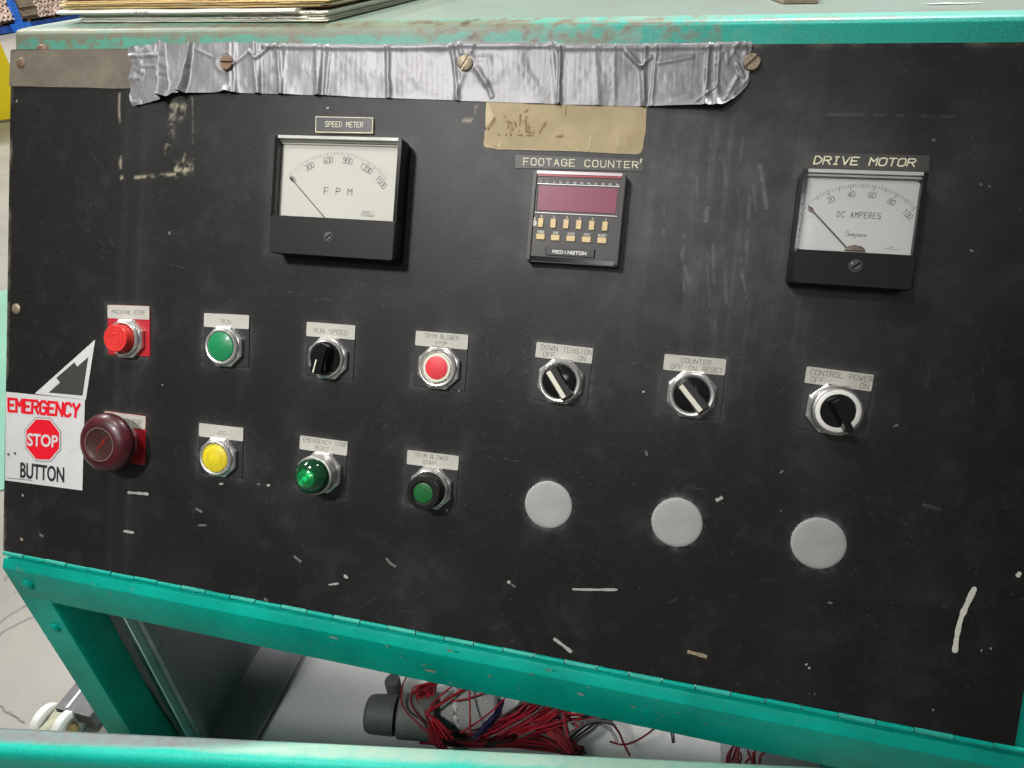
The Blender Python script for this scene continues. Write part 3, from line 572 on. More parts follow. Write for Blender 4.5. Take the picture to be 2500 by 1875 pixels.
# lower cabinet door, swung a few degrees open
HD = .8585
dR, dL = at(2012, 1873, 2, HD), at(0, 1776, 2, HD); dv = (dL - dR); dv.z = 0; dv.normalize(); nv = Vector((-dv.y, dv.x, 0)); nv = nv if nv.y < 0 else -nv
def build_door():
    prof = [(0, -.012), (0, -.001), (.0012, 0)] + [(.0012 + .0085 * k / 5, 0) for k in range(1, 6)]
    for k in range(1, 11): t = R_(90 - 90 * k / 10); prof.append((.0097 + .0115 * math.cos(t), -.0115 + .0115 * math.sin(t)))
    prof += [(.0213, -.03), (.0214, -.08), (.0214, -.2), (.0214, -.5), (.0214, -.70)]
    nx = 260; ln = .86; n = len(prof); P = np.zeros((n, nx, 3)); u = np.linspace(0, ln, nx)
    for j, (q, z) in enumerate(prof):
        P[j, :, 0] = dR.x + dv.x * u + nv.x * q; P[j, :, 1] = dR.y + dv.y * u + nv.y * q; P[j, :, 2] = dR.z + z
    U = np.tile(u, (n, 1)); Q = np.array([p[0] for p in prof])[:, None] + 0 * U; Z = np.array([p[1] for p in prof])[:, None] + 0 * U
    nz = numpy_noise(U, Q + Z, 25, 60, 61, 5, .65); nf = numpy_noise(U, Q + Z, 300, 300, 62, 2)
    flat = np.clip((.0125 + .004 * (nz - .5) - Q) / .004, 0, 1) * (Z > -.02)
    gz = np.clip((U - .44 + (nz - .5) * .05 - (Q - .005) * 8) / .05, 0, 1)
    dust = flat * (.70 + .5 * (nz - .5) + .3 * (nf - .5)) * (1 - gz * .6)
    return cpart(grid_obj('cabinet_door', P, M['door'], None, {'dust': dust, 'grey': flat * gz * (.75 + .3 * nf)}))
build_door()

# inside of the cabinet
ZB = .41
cpart(MB().box(XL + .004, XB - .004, -.10, .55, ZB - .02, ZB).build('cabinet_floor', M['inside'], smooth=0))
cpart(MB().box(-.020, .640, -.098, .54, ZB + .0005, ZB + .010).build('backplate', M['inwhite'], smooth=0))
cpart(MB().box(-.058, -.030, -.098, .54, ZB + .0005, ZB + .006).build('floor_strip', M['inside'], smooth=0))
# ------------------------------------------------------------------ conduit, lagging and wires in the cabinet
def pw(u, v, z): return at(u, v, 2, z)
t = empty('conduit', 'grey plastic conduit elbow with rounded end cap inside the cabinet', 'conduit'); A, B = pw(902, 1742, .475), pw(1040, 1752, .470); t.location = A
ux = (B - A).normalized()
def pl_lathe(prof, name, m, par, org, axis, seg=36):
    mb = MB().lathe(prof, seg); o = mb.build(name, m, par); o.matrix_world = Matrix.Translation(org) @ axis.to_track_quat('Z', 'Y').to_matrix().to_4x4(); o.matrix_parent_inverse = par.matrix_basis.inverted(); return o
o = pl_lathe([(0, 0), (.018, .0005), (.024, .0035), (.0265, .010), (.0275, .040), (.027, .044)], 'end_cap', M['conduit'], t, A - ux * .005, ux)
pl_lathe([(.021, .043), (.021, .050)], 'joint', M['cavity'], t, A - ux * .005, ux)
pl_lathe([(.0285, .049), (.0305, .051), (.0305, .098), (.029, .100), (0, .100)], 'sleeve', M['conduit2'], t, A - ux * .005, ux)
C = pw(965, 1690, .448); pl_lathe([(.012, 0), (.012, .03), (.010, .034), (0, .034)], 'boss', M['conduit'], t, C, Vector((0, 0, 1)))
t = empty('lagged_duct', 'grey felt lagged duct with torn white edges behind the red wires', 'duct'); A = pw(1075, 1735, .455); t.location = A
B = pw(1212, 1722, .462); ux = (B - A).normalized()
pl_lathe([(.020, 0), (.0245, .004), (.026, .03), (.0245, .034)], 'duct_end', M['felt'], t, A - ux * .01, ux)
pl_lathe([(.031, .038), (.0335, .042), (.034, .075), (.034, .094), (.030, .098), (0, .098)], 'duct_body', M['felt'], t, A - ux * .01, ux)
mb = MB(); 
for k in range(30):
    a = 2 * math.pi * k / 30; r0, r1 = .0258, .0345 + .002 * math.sin(k * 2.7); mb.v += [(r0 * math.cos(a), r0 * math.sin(a), .034 + .003 * math.sin(k * 1.9)), (r1 * math.cos(a), r1 * math.sin(a), .041 + .003 * math.sin(k * 3.1))]
mb.f = [(2 * k, 2 * ((k + 1) % 30), 2 * ((k + 1) % 30) + 1, 2 * k + 1) for k in range(30)]
o = mb.build('torn_edge', M['torn'], t); o.matrix_world = Matrix.Translation(A - ux * .01) @ ux.to_track_quat('Z', 'Y').to_matrix().to_4x4(); o.matrix_parent_inverse = t.matrix_basis.inverted()

def wires(name, label, paths, count, spread, m, r=.00120, group=None, z0=.47, dz=.03):
    t = empty(name, label, 'wiring', group); t.location = pw(*paths[0][0], z0); inv = Matrix.Translation(-t.location)
    for i in range(count):
        base = paths[i % len(paths)]; P = []; zo = z0 + rnd.uniform(0, dz)
        jb = (rnd.gauss(0, spread), rnd.gauss(0, spread * .7)); j = [(jb[0] * rnd.uniform(.5, 1.2) + rnd.gauss(0, spread * .3), jb[1] * rnd.uniform(.5, 1.2) + rnd.gauss(0, spread * .3)) for _ in base]
        for kk, (u, v) in enumerate(base):
            zz = zo + rnd.uniform(-.004, .004); P.append(pw(u + j[kk][0], v + j[kk][1], zz))
        o = MB().tube(catmull(P, 6), r * rnd.uniform(.9, 1.12), 6).build('wire', m if not isinstance(m, list) else rnd.choice(m)); o.parent = t; o.matrix_parent_inverse = inv
    return t
wires('wire_bundle', 'thick red wire loop curling down past the grey conduit', [[(1062, 1645), (1052, 1690), (1044, 1735), (1062, 1790), (1080, 1830)], [(1050, 1672), (1010, 1690), (1006, 1725), (1038, 1768), (1062, 1815)], [(1052, 1668), (1020, 1682), (1018, 1720), (1055, 1760), (1085, 1800)], [(1048, 1690), (1018, 1705), (1035, 1735), (1072, 1770), (1100, 1800)]], 52, 6, [M['wred'], M['wred'], M['wdark']])
wires('wire_bundle', 'single long red wire looping left across the white backplate', [[(1000, 1640), (984, 1670), (979, 1705), (990, 1735), (1012, 1757), (1040, 1785)]], 1, 0, M['wdark'], z0=.49)
wires('wire_bundle', 'few straight red wires strung over the grey lagged duct', [[(1110, 1670), (1060, 1715), (1040, 1750)], [(1152, 1672), (1105, 1700), (1052, 1735)], [(1148, 1676), (1090, 1712), (1050, 1740)], [(1147, 1680), (1148, 1730), (1149, 1790)], [(1232, 1704), (1195, 1740), (1150, 1772), (1120, 1790)], [(1180, 1690), (1140, 1705), (1100, 1712)]], 8, 1.2, M['wred'], z0=.50, dz=.012)
wires('wire_bundle', 'navy blue wires hanging beside the grey lagged duct', [[(1225, 1712), (1212, 1745), (1180, 1780), (1160, 1805)], [(1218, 1722), (1205, 1750), (1188, 1785)]], 12, 5, M['wblue'], r=.0016)
wires('wire_bundle', 'tangled mass of bright red wires across the middle of the cabinet', [[(1208, 1790), (1260, 1765), (1310, 1735), (1345, 1705)], [(1225, 1785), (1290, 1758), (1340, 1728), (1380, 1705)], [(1250, 1780), (1310, 1760), (1355, 1745), (1378, 1725)], [(1215, 1765), (1260, 1742), (1292, 1715), (1320, 1690)], [(1270, 1790), (1330, 1770), (1372, 1760)], [(1230, 1800), (1275, 1750), (1300, 1712)], [(1300, 1785), (1345, 1752), (1395, 1715)]], 130, 10, [M['wred'], M['wred'], M['wred'], M['wdark'], M['wgrey']])
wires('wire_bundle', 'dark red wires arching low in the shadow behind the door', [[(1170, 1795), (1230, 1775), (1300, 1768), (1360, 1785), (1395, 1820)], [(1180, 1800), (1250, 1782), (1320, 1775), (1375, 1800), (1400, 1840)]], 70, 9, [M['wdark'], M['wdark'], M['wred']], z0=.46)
wires('wire_bundle', 'black wires added to fill in the dark shadow along the door', [[(1030, 1800), (1150, 1808), (1280, 1814), (1420, 1832)], [(1040, 1790), (1120, 1800), (1200, 1805)], [(1180, 1812), (1300, 1800), (1380, 1832)]], 60, 9, [M['wblack'], M['wblack'], M['wdark']], r=.0022, z0=.425, dz=.025)  # black wires added to darken the strip in the door's shadow
wires('wire_bundle', 'thin red and grey wires trailing over the right of the backplate', [[(1362, 1758), (1400, 1758), (1440, 1750), (1480, 1748)], [(1380, 1742), (1420, 1744), (1460, 1740)], [(1392, 1800), (1430, 1770), (1465, 1760), (1500, 1765)], [(1376, 1725), (1382, 1770), (1388, 1800)], [(1420, 1740), (1416, 1765)], [(1372, 1735), (1395, 1758), (1410, 1775)], [(1400, 1810), (1440, 1780), (1460, 1764), (1490, 1758)]], 34, 4, [M['wred'], M['wdark'], M['wgrey'], M['wblack']], r=.0014)
wires('wire_bundle', 'dark red wire running down across the lit white backplate', [[(1495, 1765), (1512, 1790), (1524, 1818), (1538, 1845)]], 1, 0, M['wdark'], r=.0016)
wires('wire_bundle', 'dark wire curving up to the rail at the right end', [[(1488, 1810), (1520, 1818), (1550, 1810), (1580, 1792), (1602, 1775)]], 1, 0, [M['wdark']], r=.0014)
wires('wire_bundle', 'pair of thin grey wires arching beside the dark red wire', [[(1462, 1770), (1485, 1780), (1500, 1800), (1503, 1812)], [(1472, 1768), (1492, 1780), (1505, 1800), (1508, 1812)]], 2, 0, M['wgrey'], r=.0009)
wires('wire_bundle', 'short stub of grey cable hanging below the rail', [[(1636, 1780), (1640, 1795), (1642, 1813)], [(1641, 1780), (1645, 1795), (1646, 1813)]], 2, 0, M['wblack'], r=.0013)
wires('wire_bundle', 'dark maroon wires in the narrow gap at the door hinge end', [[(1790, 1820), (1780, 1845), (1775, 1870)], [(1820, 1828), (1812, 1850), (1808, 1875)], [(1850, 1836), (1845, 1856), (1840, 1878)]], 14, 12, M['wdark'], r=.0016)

# ------------------------------------------------------------------ push buttons and switches
OCT = math.pi / 8
def legend(t, lines, lower, wx=.0452, hy=.0457, strip=.0122, r=.0010):
    pl = MB().prism(rrect(0, wx, -hy, 0, r), 0, .0010, .0005, .0003).build('legend_plate', lower, t, smooth=20)
    MB().prism(rrect(.0002, wx - .0002, -strip, -.0002, r), .0008, .00125).build('label_strip', M['silver'], pl, smooth=0)
    mb = MB()
    for (s, x, y, h, cw_, adv) in lines: text(mb, s, x, y, h, cw_, .00042, .0013, adv)
    mb.build('lettering', M['ink'], pl, smooth=0, fix=0)
def nut(t, c, rb=.0160, h=.0092, ri=.0125, oct_r=.0188, ph=OCT):
    MB().lathe([(oct_r * .985, .0010), (oct_r, .0016), (oct_r, .0046), (oct_r * .93, .0060), (rb, .0062)], 8, c, ph).build('mounting_nut', M['chrome'], t, smooth=20)
    MB().lathe([(rb + .0002, .0045), (rb + .0002, h - .0022), (rb - .0004, h - .0008), (rb - .0014, h), (ri + .0010, h - .0001), (ri + .0002, h - .0008), (ri, h - .0016), (ri, .004)], 56, c, cap=False).build('bezel_ring', M['chrome'], t)
def cap_rings(t, c, z, radii, m, w=.00022, n=48, ph=0):
    mb = MB()
    for r in radii: P = circ(r, n, c, ph); mb.ribbon(P + [P[0]], w, z, ext=False)
    mb.build('ring_groove', m, t, smooth=0, fix=0)
CEN = (.0226, -.0285)
def button(key, name, label, cat, lines, lower=None, group='push buttons and switches on the black panel'):
    a, b = PL[key]; p, q = pp(*a, .001), pp(*b, .001); rot = math.atan2(q[1] - p[1], q[0] - p[0]); t = on_panel(name, p, label, cat, group, rot); legend(t, lines, lower or M['plate']); return t
L1, L2 = -.0052, -.0104
# MACHINE STOP
t = button('mstop', 'push_button', 'protruding red push button under the MACHINE STOP legend', 'push button', [('MACHINE STOP', .0226, -.0078, .0033, .0021, 1.42)], M['redplate']); c = (.0226, -.0300)
nut(t, c, ri=.0130); cp = MB().lathe([(.0122, .005), (.0122, .0160), (.0117, .0166), (.0100, .0166), (.0098, .0163), (.0088, .0163), (.0086, .0166), (.0070, .0166), (.0068, .0163), (.0055, .0163), (.0053, .0166), (.0035, .0166), (.0033, .0163), (0, .0163)], 48, c).build('cap', M['red'], t)
# RUN
t = button('run', 'push_button', 'flush green push button under the RUN legend', 'push button', [('RUN', .0226, -.0086, .0036, .0025, 1.4)]); c = CEN; nut(t, c)
MB().lathe([(.0122, .004), (.0122, .0088), (.0117, .0092), (0, .0092)], 48, c).build('cap', M['green'], t); cap_rings(t, c, .00925, [.0018 + .0011 * k for k in range(9)], M['gline'])
# JOG
t = button('jog', 'push_button', 'flush yellow push button under the JOG legend', 'push button', [('JOG', .0226, -.0088, .0036, .0025, 1.4)]); nut(t, c)
MB().lathe([(.0122, .004), (.0122, .0088), (.0117, .0092), (0, .0092)], 48, c).build('cap', M['yellow'], t); cap_rings(t, c, .00925, [.0088, .0074, .0060], M['yline'], .0003, 8, OCT); cap_rings(t, c, .00925, [.0112], M['yline'], .0003)
# TRIM BLOWER STOP
t = button('tstop', 'push_button', 'red push button with cream rim under TRIM BLOWER STOP legend', 'push button', [('TRIM BLOWER', .0226, L1, .0033, .0020, 1.35), ('STOP', .0226, L2, .0031, .0019, 1.35)]); nut(t, c, ri=.0128)
MB().lathe([(.0118, .004), (.0118, .0084), (.0113, .0090), (0, .0090)], 48, c).build('cap_rim', M['ivory'], t); MB().lathe([(.0094, .0088), (.0094, .0092), (.0090, .0094), (0, .0094)], 48, c).build('cap', M['red2'], t)
# RUN SPEED knob
t = button('speed', 'potentiometer', 'black potentiometer knob with white pointer under RUN SPEED legend', 'knob', [('RUN SPEED', .0226, -.0088, .0038, .0025, 1.42)]); c = (.0226, -.0295); nut(t, c, ri=.0135)
MB().lathe([(.0132, .004), (.0132, .0094), (.0126, .0100), (0, .0100)], 48, c).build('knob_skirt', M['gloss'], t)
kb = MB(); a = R_(-103); pts = rrect(-.0055, .0055, -.0128, .0128, .004, 5); kb.prism([(c[0] + x * math.cos(R_(-13)) - y * math.sin(R_(-13)), c[1] + x * math.sin(R_(-13)) + y * math.cos(R_(-13))) for x, y in pts], .0098, .0205, .0016, .002); kb.build('knob_grip', M['gloss'], t, smooth=30)
mb = MB(); d0 = (c[0] + .0012 * math.cos(a) - .0012, c[1] + .0012 * math.sin(a)); d1 = (c[0] + .0112 * math.cos(a) - .0012, c[1] + .0112 * math.sin(a)); mb.ribbon([d0, d1], .0012, .0207); mb.build('pointer_line', M['ivory'], t, smooth=0, fix=0)
# selector switches
def selector(key, label, lines, ang, c=CEN):
    t = button(key, 'selector_switch', label, 'selector switch', lines); nut(t, c, rb=.0168, h=.0088, ri=.0131)
    MB().lathe([(.0130, .004), (.0130, .0080), (.0125, .0084), (0, .0084)], 48, c).build('switch_disc', M['gloss'], t)
    ca, sa = math.cos(ang), math.sin(ang); tr = lambda x, y: (c[0] + x * ca - y * sa, c[1] + x * sa + y * ca)
    MB().prism([tr(*p) for p in rrect(-.0126, .0146, -.0050, .0048, .0016, 3)], .008, .0160, .0011, .0014).build('lever', M['black'], t, smooth=30)
    MB().prism([tr(*p) for p in rrect(-.0108, .0126, -.0038, -.0003, .0003, 2)], .0155, .01635).build('lever_insert', M['ivory'], t, smooth=0)
    mb = MB()
    for k in range(6):
        for s0 in (-.0108, .0078):
            p = tr(s0 + k * .0008, .0046); mb.prism([tr(s0 + k * .0008 - .0002, .0040), tr(s0 + k * .0008 + .0002, .0040), tr(s0 + k * .0008 + .0002, .0054), tr(s0 + k * .0008 - .0002, .0054)], .0085, .0150)
    mb.build('grip_rib', M['bakelite'], t, smooth=0)
selector('down', 'black selector switch turned to the right under DOWN TENSION legend', [('DOWN TENSION', .0245, -.0056, .0037, .0024, 1.42), ('OFF', .0110, -.0108, .0036, .0023, 1.4), ('ON', .0370, -.0108, .0036, .0023, 1.4)], R_(-52))
selector('count', 'black selector switch under the COUNTER OFF ON RESET legend', [('COUNTER', .0235, -.0056, .0034, .0023, 1.4), ('OFF', .0098, -.0108, .0034, .0022, 1.4), ('ON', .0215, -.0108, .0034, .0022, 1.4), ('RESET', .0360, -.0108, .0034, .0022, 1.35)], R_(-47))
# CONTROL POWER
t = button('power', 'selector_switch', 'illuminated selector switch with white ring under CONTROL POWER legend', 'selector switch', [('CONTROL POWER', .0240, -.0056, .0037, .0023, 1.42), ('OFF', .0085, -.0108, .0036, .0023, 1.4), ('ON', .0400, -.0108, .0036, .0023, 1.4)]); c = (.0222, -.0283)
nut(t, c, rb=.0172, h=.0105, ri=.0150, oct_r=.0192)
MB().lathe([(.0166, .009), (.0172, .0130), (.0170, .0148), (.0160, .0156), (.0150, .0156), (.0146, .0150)], 72, c, rad=lambda k: 1 + (.006 if k % 2 else 0), cap=False).build('lens_collar', M['steel'], t)
MB().lathe([(.0149, .010), (.0149, .0156), (.0143, .0161), (.0120, .0162), (.0117, .0150)], 56, c, cap=False).build('lens_ring', M['whitering'], t)
MB().lathe([(.0116, .010), (.0116, .0152), (0, .0152)], 48, c).build('switch_disc', M['gloss'], t)
an = R_(-56); tr = lambda x, y: (c[0] + x * math.cos(an) - y * math.sin(an), c[1] + x * math.sin(an) + y * math.cos(an))
mb = MB(); low = [tr(*p) for p in ((-.0095, -.0042), (.0140, -.0034), (.0172, 0), (.0140, .0034), (-.0095, .0042))]; hi = [tr(*p) for p in ((-.0085, -.0020), (.0138, -.0023), (.0164, 0), (.0138, .0023), (-.0085, .0020))]
mb.add([(*p, .0148) for p in low] + [(*p, .0245) for p in hi], [(5, 6, 7, 8, 9)] + [(i, (i + 1) % 5, 5 + (i + 1) % 5, 5 + i) for i in range(5)]); mb.build('lever', M['gloss'], t, smooth=25)
# EMERGENCY STOP mushroom
t = button('estop', 'emergency_stop_button', 'maroon mushroom head button under the EMERGENCY STOP legend', 'emergency stop button', [('EMERGENCY STOP', .0226, -.0078, .0033, .0019, 1.42)], M['redplate']); c = (.0205, -.0250)
nut(t, c, rb=.0150, h=.0085, ri=.0120, oct_r=.0180); MB().lathe([(.0112, .006), (.0112, .0150), (0, .0150)], 32, c).build('stem', M['steel'], t)
MB().lathe([(.010, .0125), (.0240, .0128), (.0262, .0142), (.0272, .0165), (.0270, .0190), (.0255, .0222), (.0222, .0250), (.0185, .0266), (.0160, .0270), (.0158, .0266), (0, .0266)], 64, c).build('mushroom_cap', M['maroon'], t)
MB().lathe([(.0148, .0264), (.0146, .0271), (.0138, .0272), (.0134, .0269), (0, .0269)], 56, c).build('cap_disc', M['maroon2'], t)
mb = MB()
for r, w in ((.0149, .0010),): P = circ(r, 48, c); mb.ribbon(P + [P[0]], w, .02735, ext=False)
mb.build('cap_ring', mat('ring_grey', (.16, .11, .10), .4), t, smooth=0, fix=0)
mb = MB()
for k in range(12):
    s = -.0085 + k * .0011; o_ = rnd.uniform(-.0008, .0008); x, y = c[0] + s * .66 - o_ * .75 + .003, c[1] + s * .75 + o_ * .66 + .001; mb.ribbon([(x - .0003, y - .0005), (x + .0004, y + .0006)], rnd.uniform(.0003, .0008) if k < 9 else .0013, .02712)
mb.ribbon([(c[0] + .0065, c[1] + .0085), (c[0] + .0105, c[1] + .0068)], .0004, .02713); mb.ribbon([(c[0] + .0030, c[1] + .0050), (c[0] + .0072, c[1] + .0045)], .0004, .02713)
mb.build('red_glint', M['spark'], t, smooth=0, fix=0)  # red reflection streaks in the cap, painted as thin marks
# EMERGENCY STOP RESET
t = button('ereset', 'pilot_light_button', 'green domed pilot light button under EMERGENCY STOP RESET legend', 'pilot light', [('EMERGENCY STOP', .0240, L1 + .0002, .0034, .0021, 1.42), ('RESET', .0215, L2, .0032, .0020, 1.35)]); c = (.0240, -.0290)
nut(t, c, rb=.0160, h=.0078, ri=.0125); MB().lathe([(.0162, .0065), (.0162, .0140), (.0166, .0150), (.0166, .0172), (.0160, .0180), (.0148, .0182)], 56, c, cap=False).build('collar', M['chrome'], t)
dome = [(.0150, .016), (.0150, .0190)] + [(.0150 * math.cos(R_(k * 9)), .0190 + .0125 * math.sin(R_(k * 9))) for k in range(1, 11)]
o = MB().lathe(dome, 56).build('dome_lens', M['lens'], t); o.location = (c[0], c[1], 0)
cap_rings(t, (c[0] - .0005, c[1] - .0002), .0316, [.0030, .0042], M['dgreen'], .0002)
# TRIM BLOWER START
t = button('tstart', 'push_button', 'guarded green push button under TRIM BLOWER START legend', 'push button', [('TRIM BLOWER', .0215, L1 + .0002, .0033, .0020, 1.35), ('START', .0205, L2, .0031, .0019, 1.35)]); c = (.0235, -.0290); nut(t, c, rb=.0164, h=.0100, ri=.0135)
MB().lathe([(.0142, .008), (.0140, .0210), (.0132, .0222), (.0098, .0224), (.0082, .0212)], 88, c, rad=lambda k: 1 + (.022 if k % 2 else -.01), cap=False).build('knurled_guard', M['bakelite'], t, smooth=15)
MB().lathe([(.0098, .012), (.0098, .0214), (0, .0214)], 40, c).build('guard_face', M['black'], t); MB().lathe([(.0080, .0212), (.0080, .0218), (.0074, .0220), (0, .0220)], 40, c).build('lens', M['dgreen'], t)
# hole plugs
for i, (px_, lab) in enumerate(zip(PLUG, ('grey hole plug below the DOWN TENSION switch', 'grey hole plug below the COUNTER selector switch', 'grey hole plug below the CONTROL POWER switch'))):
    o = MB().lathe([(.0190, 0), (.0191, .0010), (.0187, .0015), (.0165, .0018), (.0080, .0021), (0, .0022)], 64).build('hole_plug', M['plug'], None, smooth=50); o.matrix_world = PM @ Matrix.Translation((*px_, .0002)); tag(o, lab, 'hole plug', 'round grey plastic hole plugs')

# ------------------------------------------------------------------ meters
def meter(name, label, corners, zf, dial_px, lowfrac, dialm, lipw):
    TL, TR, BR, BL = [pp(*c, zf) for c in corners]; x0 = (TL[0] + BL[0]) / 2; x1 = (TR[0] + BR[0]) / 2; y1 = (TL[1] + TR[1]) / 2; y0 = (BL[1] + BR[1]) / 2
    rot = math.atan2(TR[1] - TL[1], TR[0] - TL[0]); t = on_panel(name, (x0, y0), label, 'panel meter', 'panel meters with white dials'); w, h = x1 - x0, y1 - y0
    yl = h * lowfrac; wall = .0030
    MB().prism(rrect(0, w, 0, h, .003), 0, .0045).build('back_flange', M['bakelite'], t)
    o = MB().prism(rrect(0, w, 0, yl, .0022), .004, zf, .0012, .0014).build('lower_bezel', M['bakelite'], t, smooth=30)
    MB().prism(rrect(0, wall, yl - .002, h, .0012), .004, zf - .0008, .0005, .0006).build('side_bezel', M['gloss'], t); MB().prism(rrect(w - wall, w, yl - .002, h, .0012), .004, zf - .0008, .0005, .0006).build('side_bezel', M['gloss'], t)
    MB().box(wall, w - wall, h - .0022, h, .004, zf - .0006).build('cover_lip', M['lip'], t, smooth=0)
    MB().box(wall, w - wall, h - .0054, h - .0021, .0044, zf - .0085).build('lip_inner', M['lip'], t, smooth=0)
    return t, w, h, x0, y0, yl, wall
def dialfit(px3, x0, y0, z):
    P = [Vector((*pp(*q, z), 0)) - Vector((x0, y0, 0)) for q in px3]; (ax_, ay), (bx, by), (cx, cy) = [(p.x, p.y) for p in P]
    d = 2 * (ax_ * (by - cy) + bx * (cy - ay) + cx * (ay - by)); ux_ = ((ax_**2 + ay**2) * (by - cy) + (bx**2 + by**2) * (cy - ay) + (cx**2 + cy**2) * (ay - by)) / d; uy = ((ax_**2 + ay**2) * (cx - bx) + (bx**2 + by**2) * (ax_ - cx) + (cx**2 + cy**2) * (bx - ax_)) / d
    r = math.hypot(ax_ - ux_, ay - uy); return (ux_, uy), r, math.atan2(ay - uy, ax_ - ux_), math.atan2(cy - uy, cx - ux_)
def arctext(mb, s, C, r, a, h, cw_, th, z):
    ca, sa = math.cos(a - math.pi / 2), math.sin(a - math.pi / 2); fn = lambda x, y: (C[0] + x * ca - (r + y) * sa, C[1] + x * sa + (r + y) * ca)
    text(mb, s, 0, 0, h, cw_, th, z, 1.35, fn)
Zp = lambda a: (600 + a[0] / 3.687, 250 + a[1] / 3.687)
t, w, h, x0, y0, yl, wall = meter('speed_meter', 'larger black panel meter with FPM dial below the SPEED METER plate', [Zp(q) for q in ((260, 290), (1395, 318), (1335, 1430), (200, 1345))], .020, None, .325, M['dial'], .006)
zd = .0125; ml = MB().prism(rrect(wall, w - wall, yl - .004, h - .0052, .003), .0045, zd); dial = ml.build('dial', M['dial'], t, smooth=0)
MB().box(wall, w - wall, h - .0052, h - .0044, .0045, zd + .0015).build('dial_rim', M['dial'], t, smooth=0); MB().box(wall, w - wall, h - .0036, h - .0026, .0045, zd + .003).build('cover_ledge', M['dial'], t, smooth=0)
C, r, aL, aR = dialfit([Zp(q) for q in ((392, 640), (838, 447), (1268, 672))], x0, y0, zd); rs = r
mb = MB()
for i in range(76):
    a = aL + (aR - aL) * i / 75; maj = i % 15 == 0; med = i % 5 == 0; r1 = rs - (.0036 if maj else .0028 if med else .0020); mb.ribbon([(C[0] + rs * math.cos(a), C[1] + rs * math.sin(a)), (C[0] + r1 * math.cos(a), C[1] + r1 * math.sin(a))], .00028 if maj or med else .00014, zd + .0001, ext=False)
mb.build('scale', M['inkgrey'], dial, smooth=0, fix=0)
mb = MB()
for i, s in enumerate(('0', '300', '600', '900', '1200', '1500')): arctext(mb, s, C, rs - .0085, aL + (aR - aL) * i / 5, .0048, .0021, .00040, zd + .0001)
q = [Vector((*pp(*Zp(p), zd), 0)) - Vector((x0, y0, 0)) for p in ((830, 825),)][0]; text(mb, 'FPM', q.x, q.y - .0006, .0052, .0036, .00055, zd + .0001, 2.9)
mb.build('lettering', M['inkdark'], dial, smooth=0, fix=0)
mb = MB(); q = Vector((*pp(*Zp((1100, 995)), zd), 0)) - Vector((x0, y0, 0)); text(mb, 'HLBAKII', q.x, q.y, .0013, .0011, .0002, zd + .0001, 1.35); text(mb, 'FS=500uA', q.x, q.y - .0028, .0019, .0011, .00022, zd + .0001, 1.35); mb.build('maker_text', M['inkgrey'], dial, smooth=0, fix=0)
def needle(t, px0, px1, z, x0, y0, m, headm, wd_=.0006, hs=1.0, Zf=None):
    p, q = [Vector((*pp(*Zf(a), z), 0)) - Vector((x0, y0, 0)) for a in (px0, px1)]; d = (q - p).normalized(); nn = Vector((-d.y, d.x, 0)); mb = MB()
    mb.prism([tuple((p + nn * wd_ / 2)[:2]), tuple((p - nn * wd_ / 2)[:2]), tuple((q - nn * wd_ / 2)[:2]), tuple((q + nn * wd_ / 2)[:2])], z - .0002, z); nd = mb.build('needle', m, t, smooth=0)
    hd = MB(); hd.prism([tuple((q + d * a * hs + nn * b * hs)[:2]) for a, b in ((-.0030, 0), (-.0012, .0016), (.0004, .0014), (.0026, 0), (.0004, -.0014), (-.0012, -.0016))], z - .0003, z + .0001); hd.build('needle_head', headm, nd, smooth=0)
needle(t, (722, 1052), (408, 684), .0138, x0, y0, M['inkdark'], M['signblk'], .00055, .85, Zp)
q = Vector((*pp(*Zp((805, 1062)), zd), 0)) - Vector((x0, y0, 0)); MB().prism([(q.x + .0046 * math.cos(a), q.y - .0005 + .0022 * math.sin(a)) for a in [math.pi * k / 14 for k in range(15)]], zd, .0135).build('pivot_cover', M['bakelite'], t)
def zscrew(t, u, v, zf, x0, y0, r, slot):
    q = Vector((*pp(u, v, zf), 0)) - Vector((x0, y0, 0)); mb = MB(); sw = r * .16
    for sgn in (1, -1):
        a0 = math.asin(sw / r); arc = [(r * math.cos(k_), sgn * r * math.sin(k_)) for k_ in [a0 + (math.pi - 2 * a0) * k / 12 for k in range(13)]]; arc = arc if sgn > 0 else arc[::-1]; mb.prism(arc, zf - .0005, zf + .0010, r * .15, .0004)
    ca, sa = math.cos(slot), math.sin(slot); mb.v = [(q.x + p[0] * ca - p[1] * sa, q.y + p[0] * sa + p[1] * ca, p[2]) for p in mb.v]; mb.build('zero_screw', M['steelblk'], t)
    MB().lathe([(r * 1.35, zf - .0002), (r * 1.3, zf + .0003), (r * 1.05, zf + .0004)], 32, (q.x, q.y), cap=False).build('screw_rim', M['dustring'], t)
M['steelblk'] = mat('blackened_screw', (.10, .10, .10), .35, .7); M['dustring'] = mat('dusty_ring', (.085, .085, .083), .8)
zscrew(t, *Zp((745, 1208)), .020, x0, y0, .0030, R_(38))
MB().prism(rrect(.0004, w - .0004, yl + .0002, h - .0004, .0012), .0187, .0196).build('clear_cover', M['clear'], t, smooth=0)
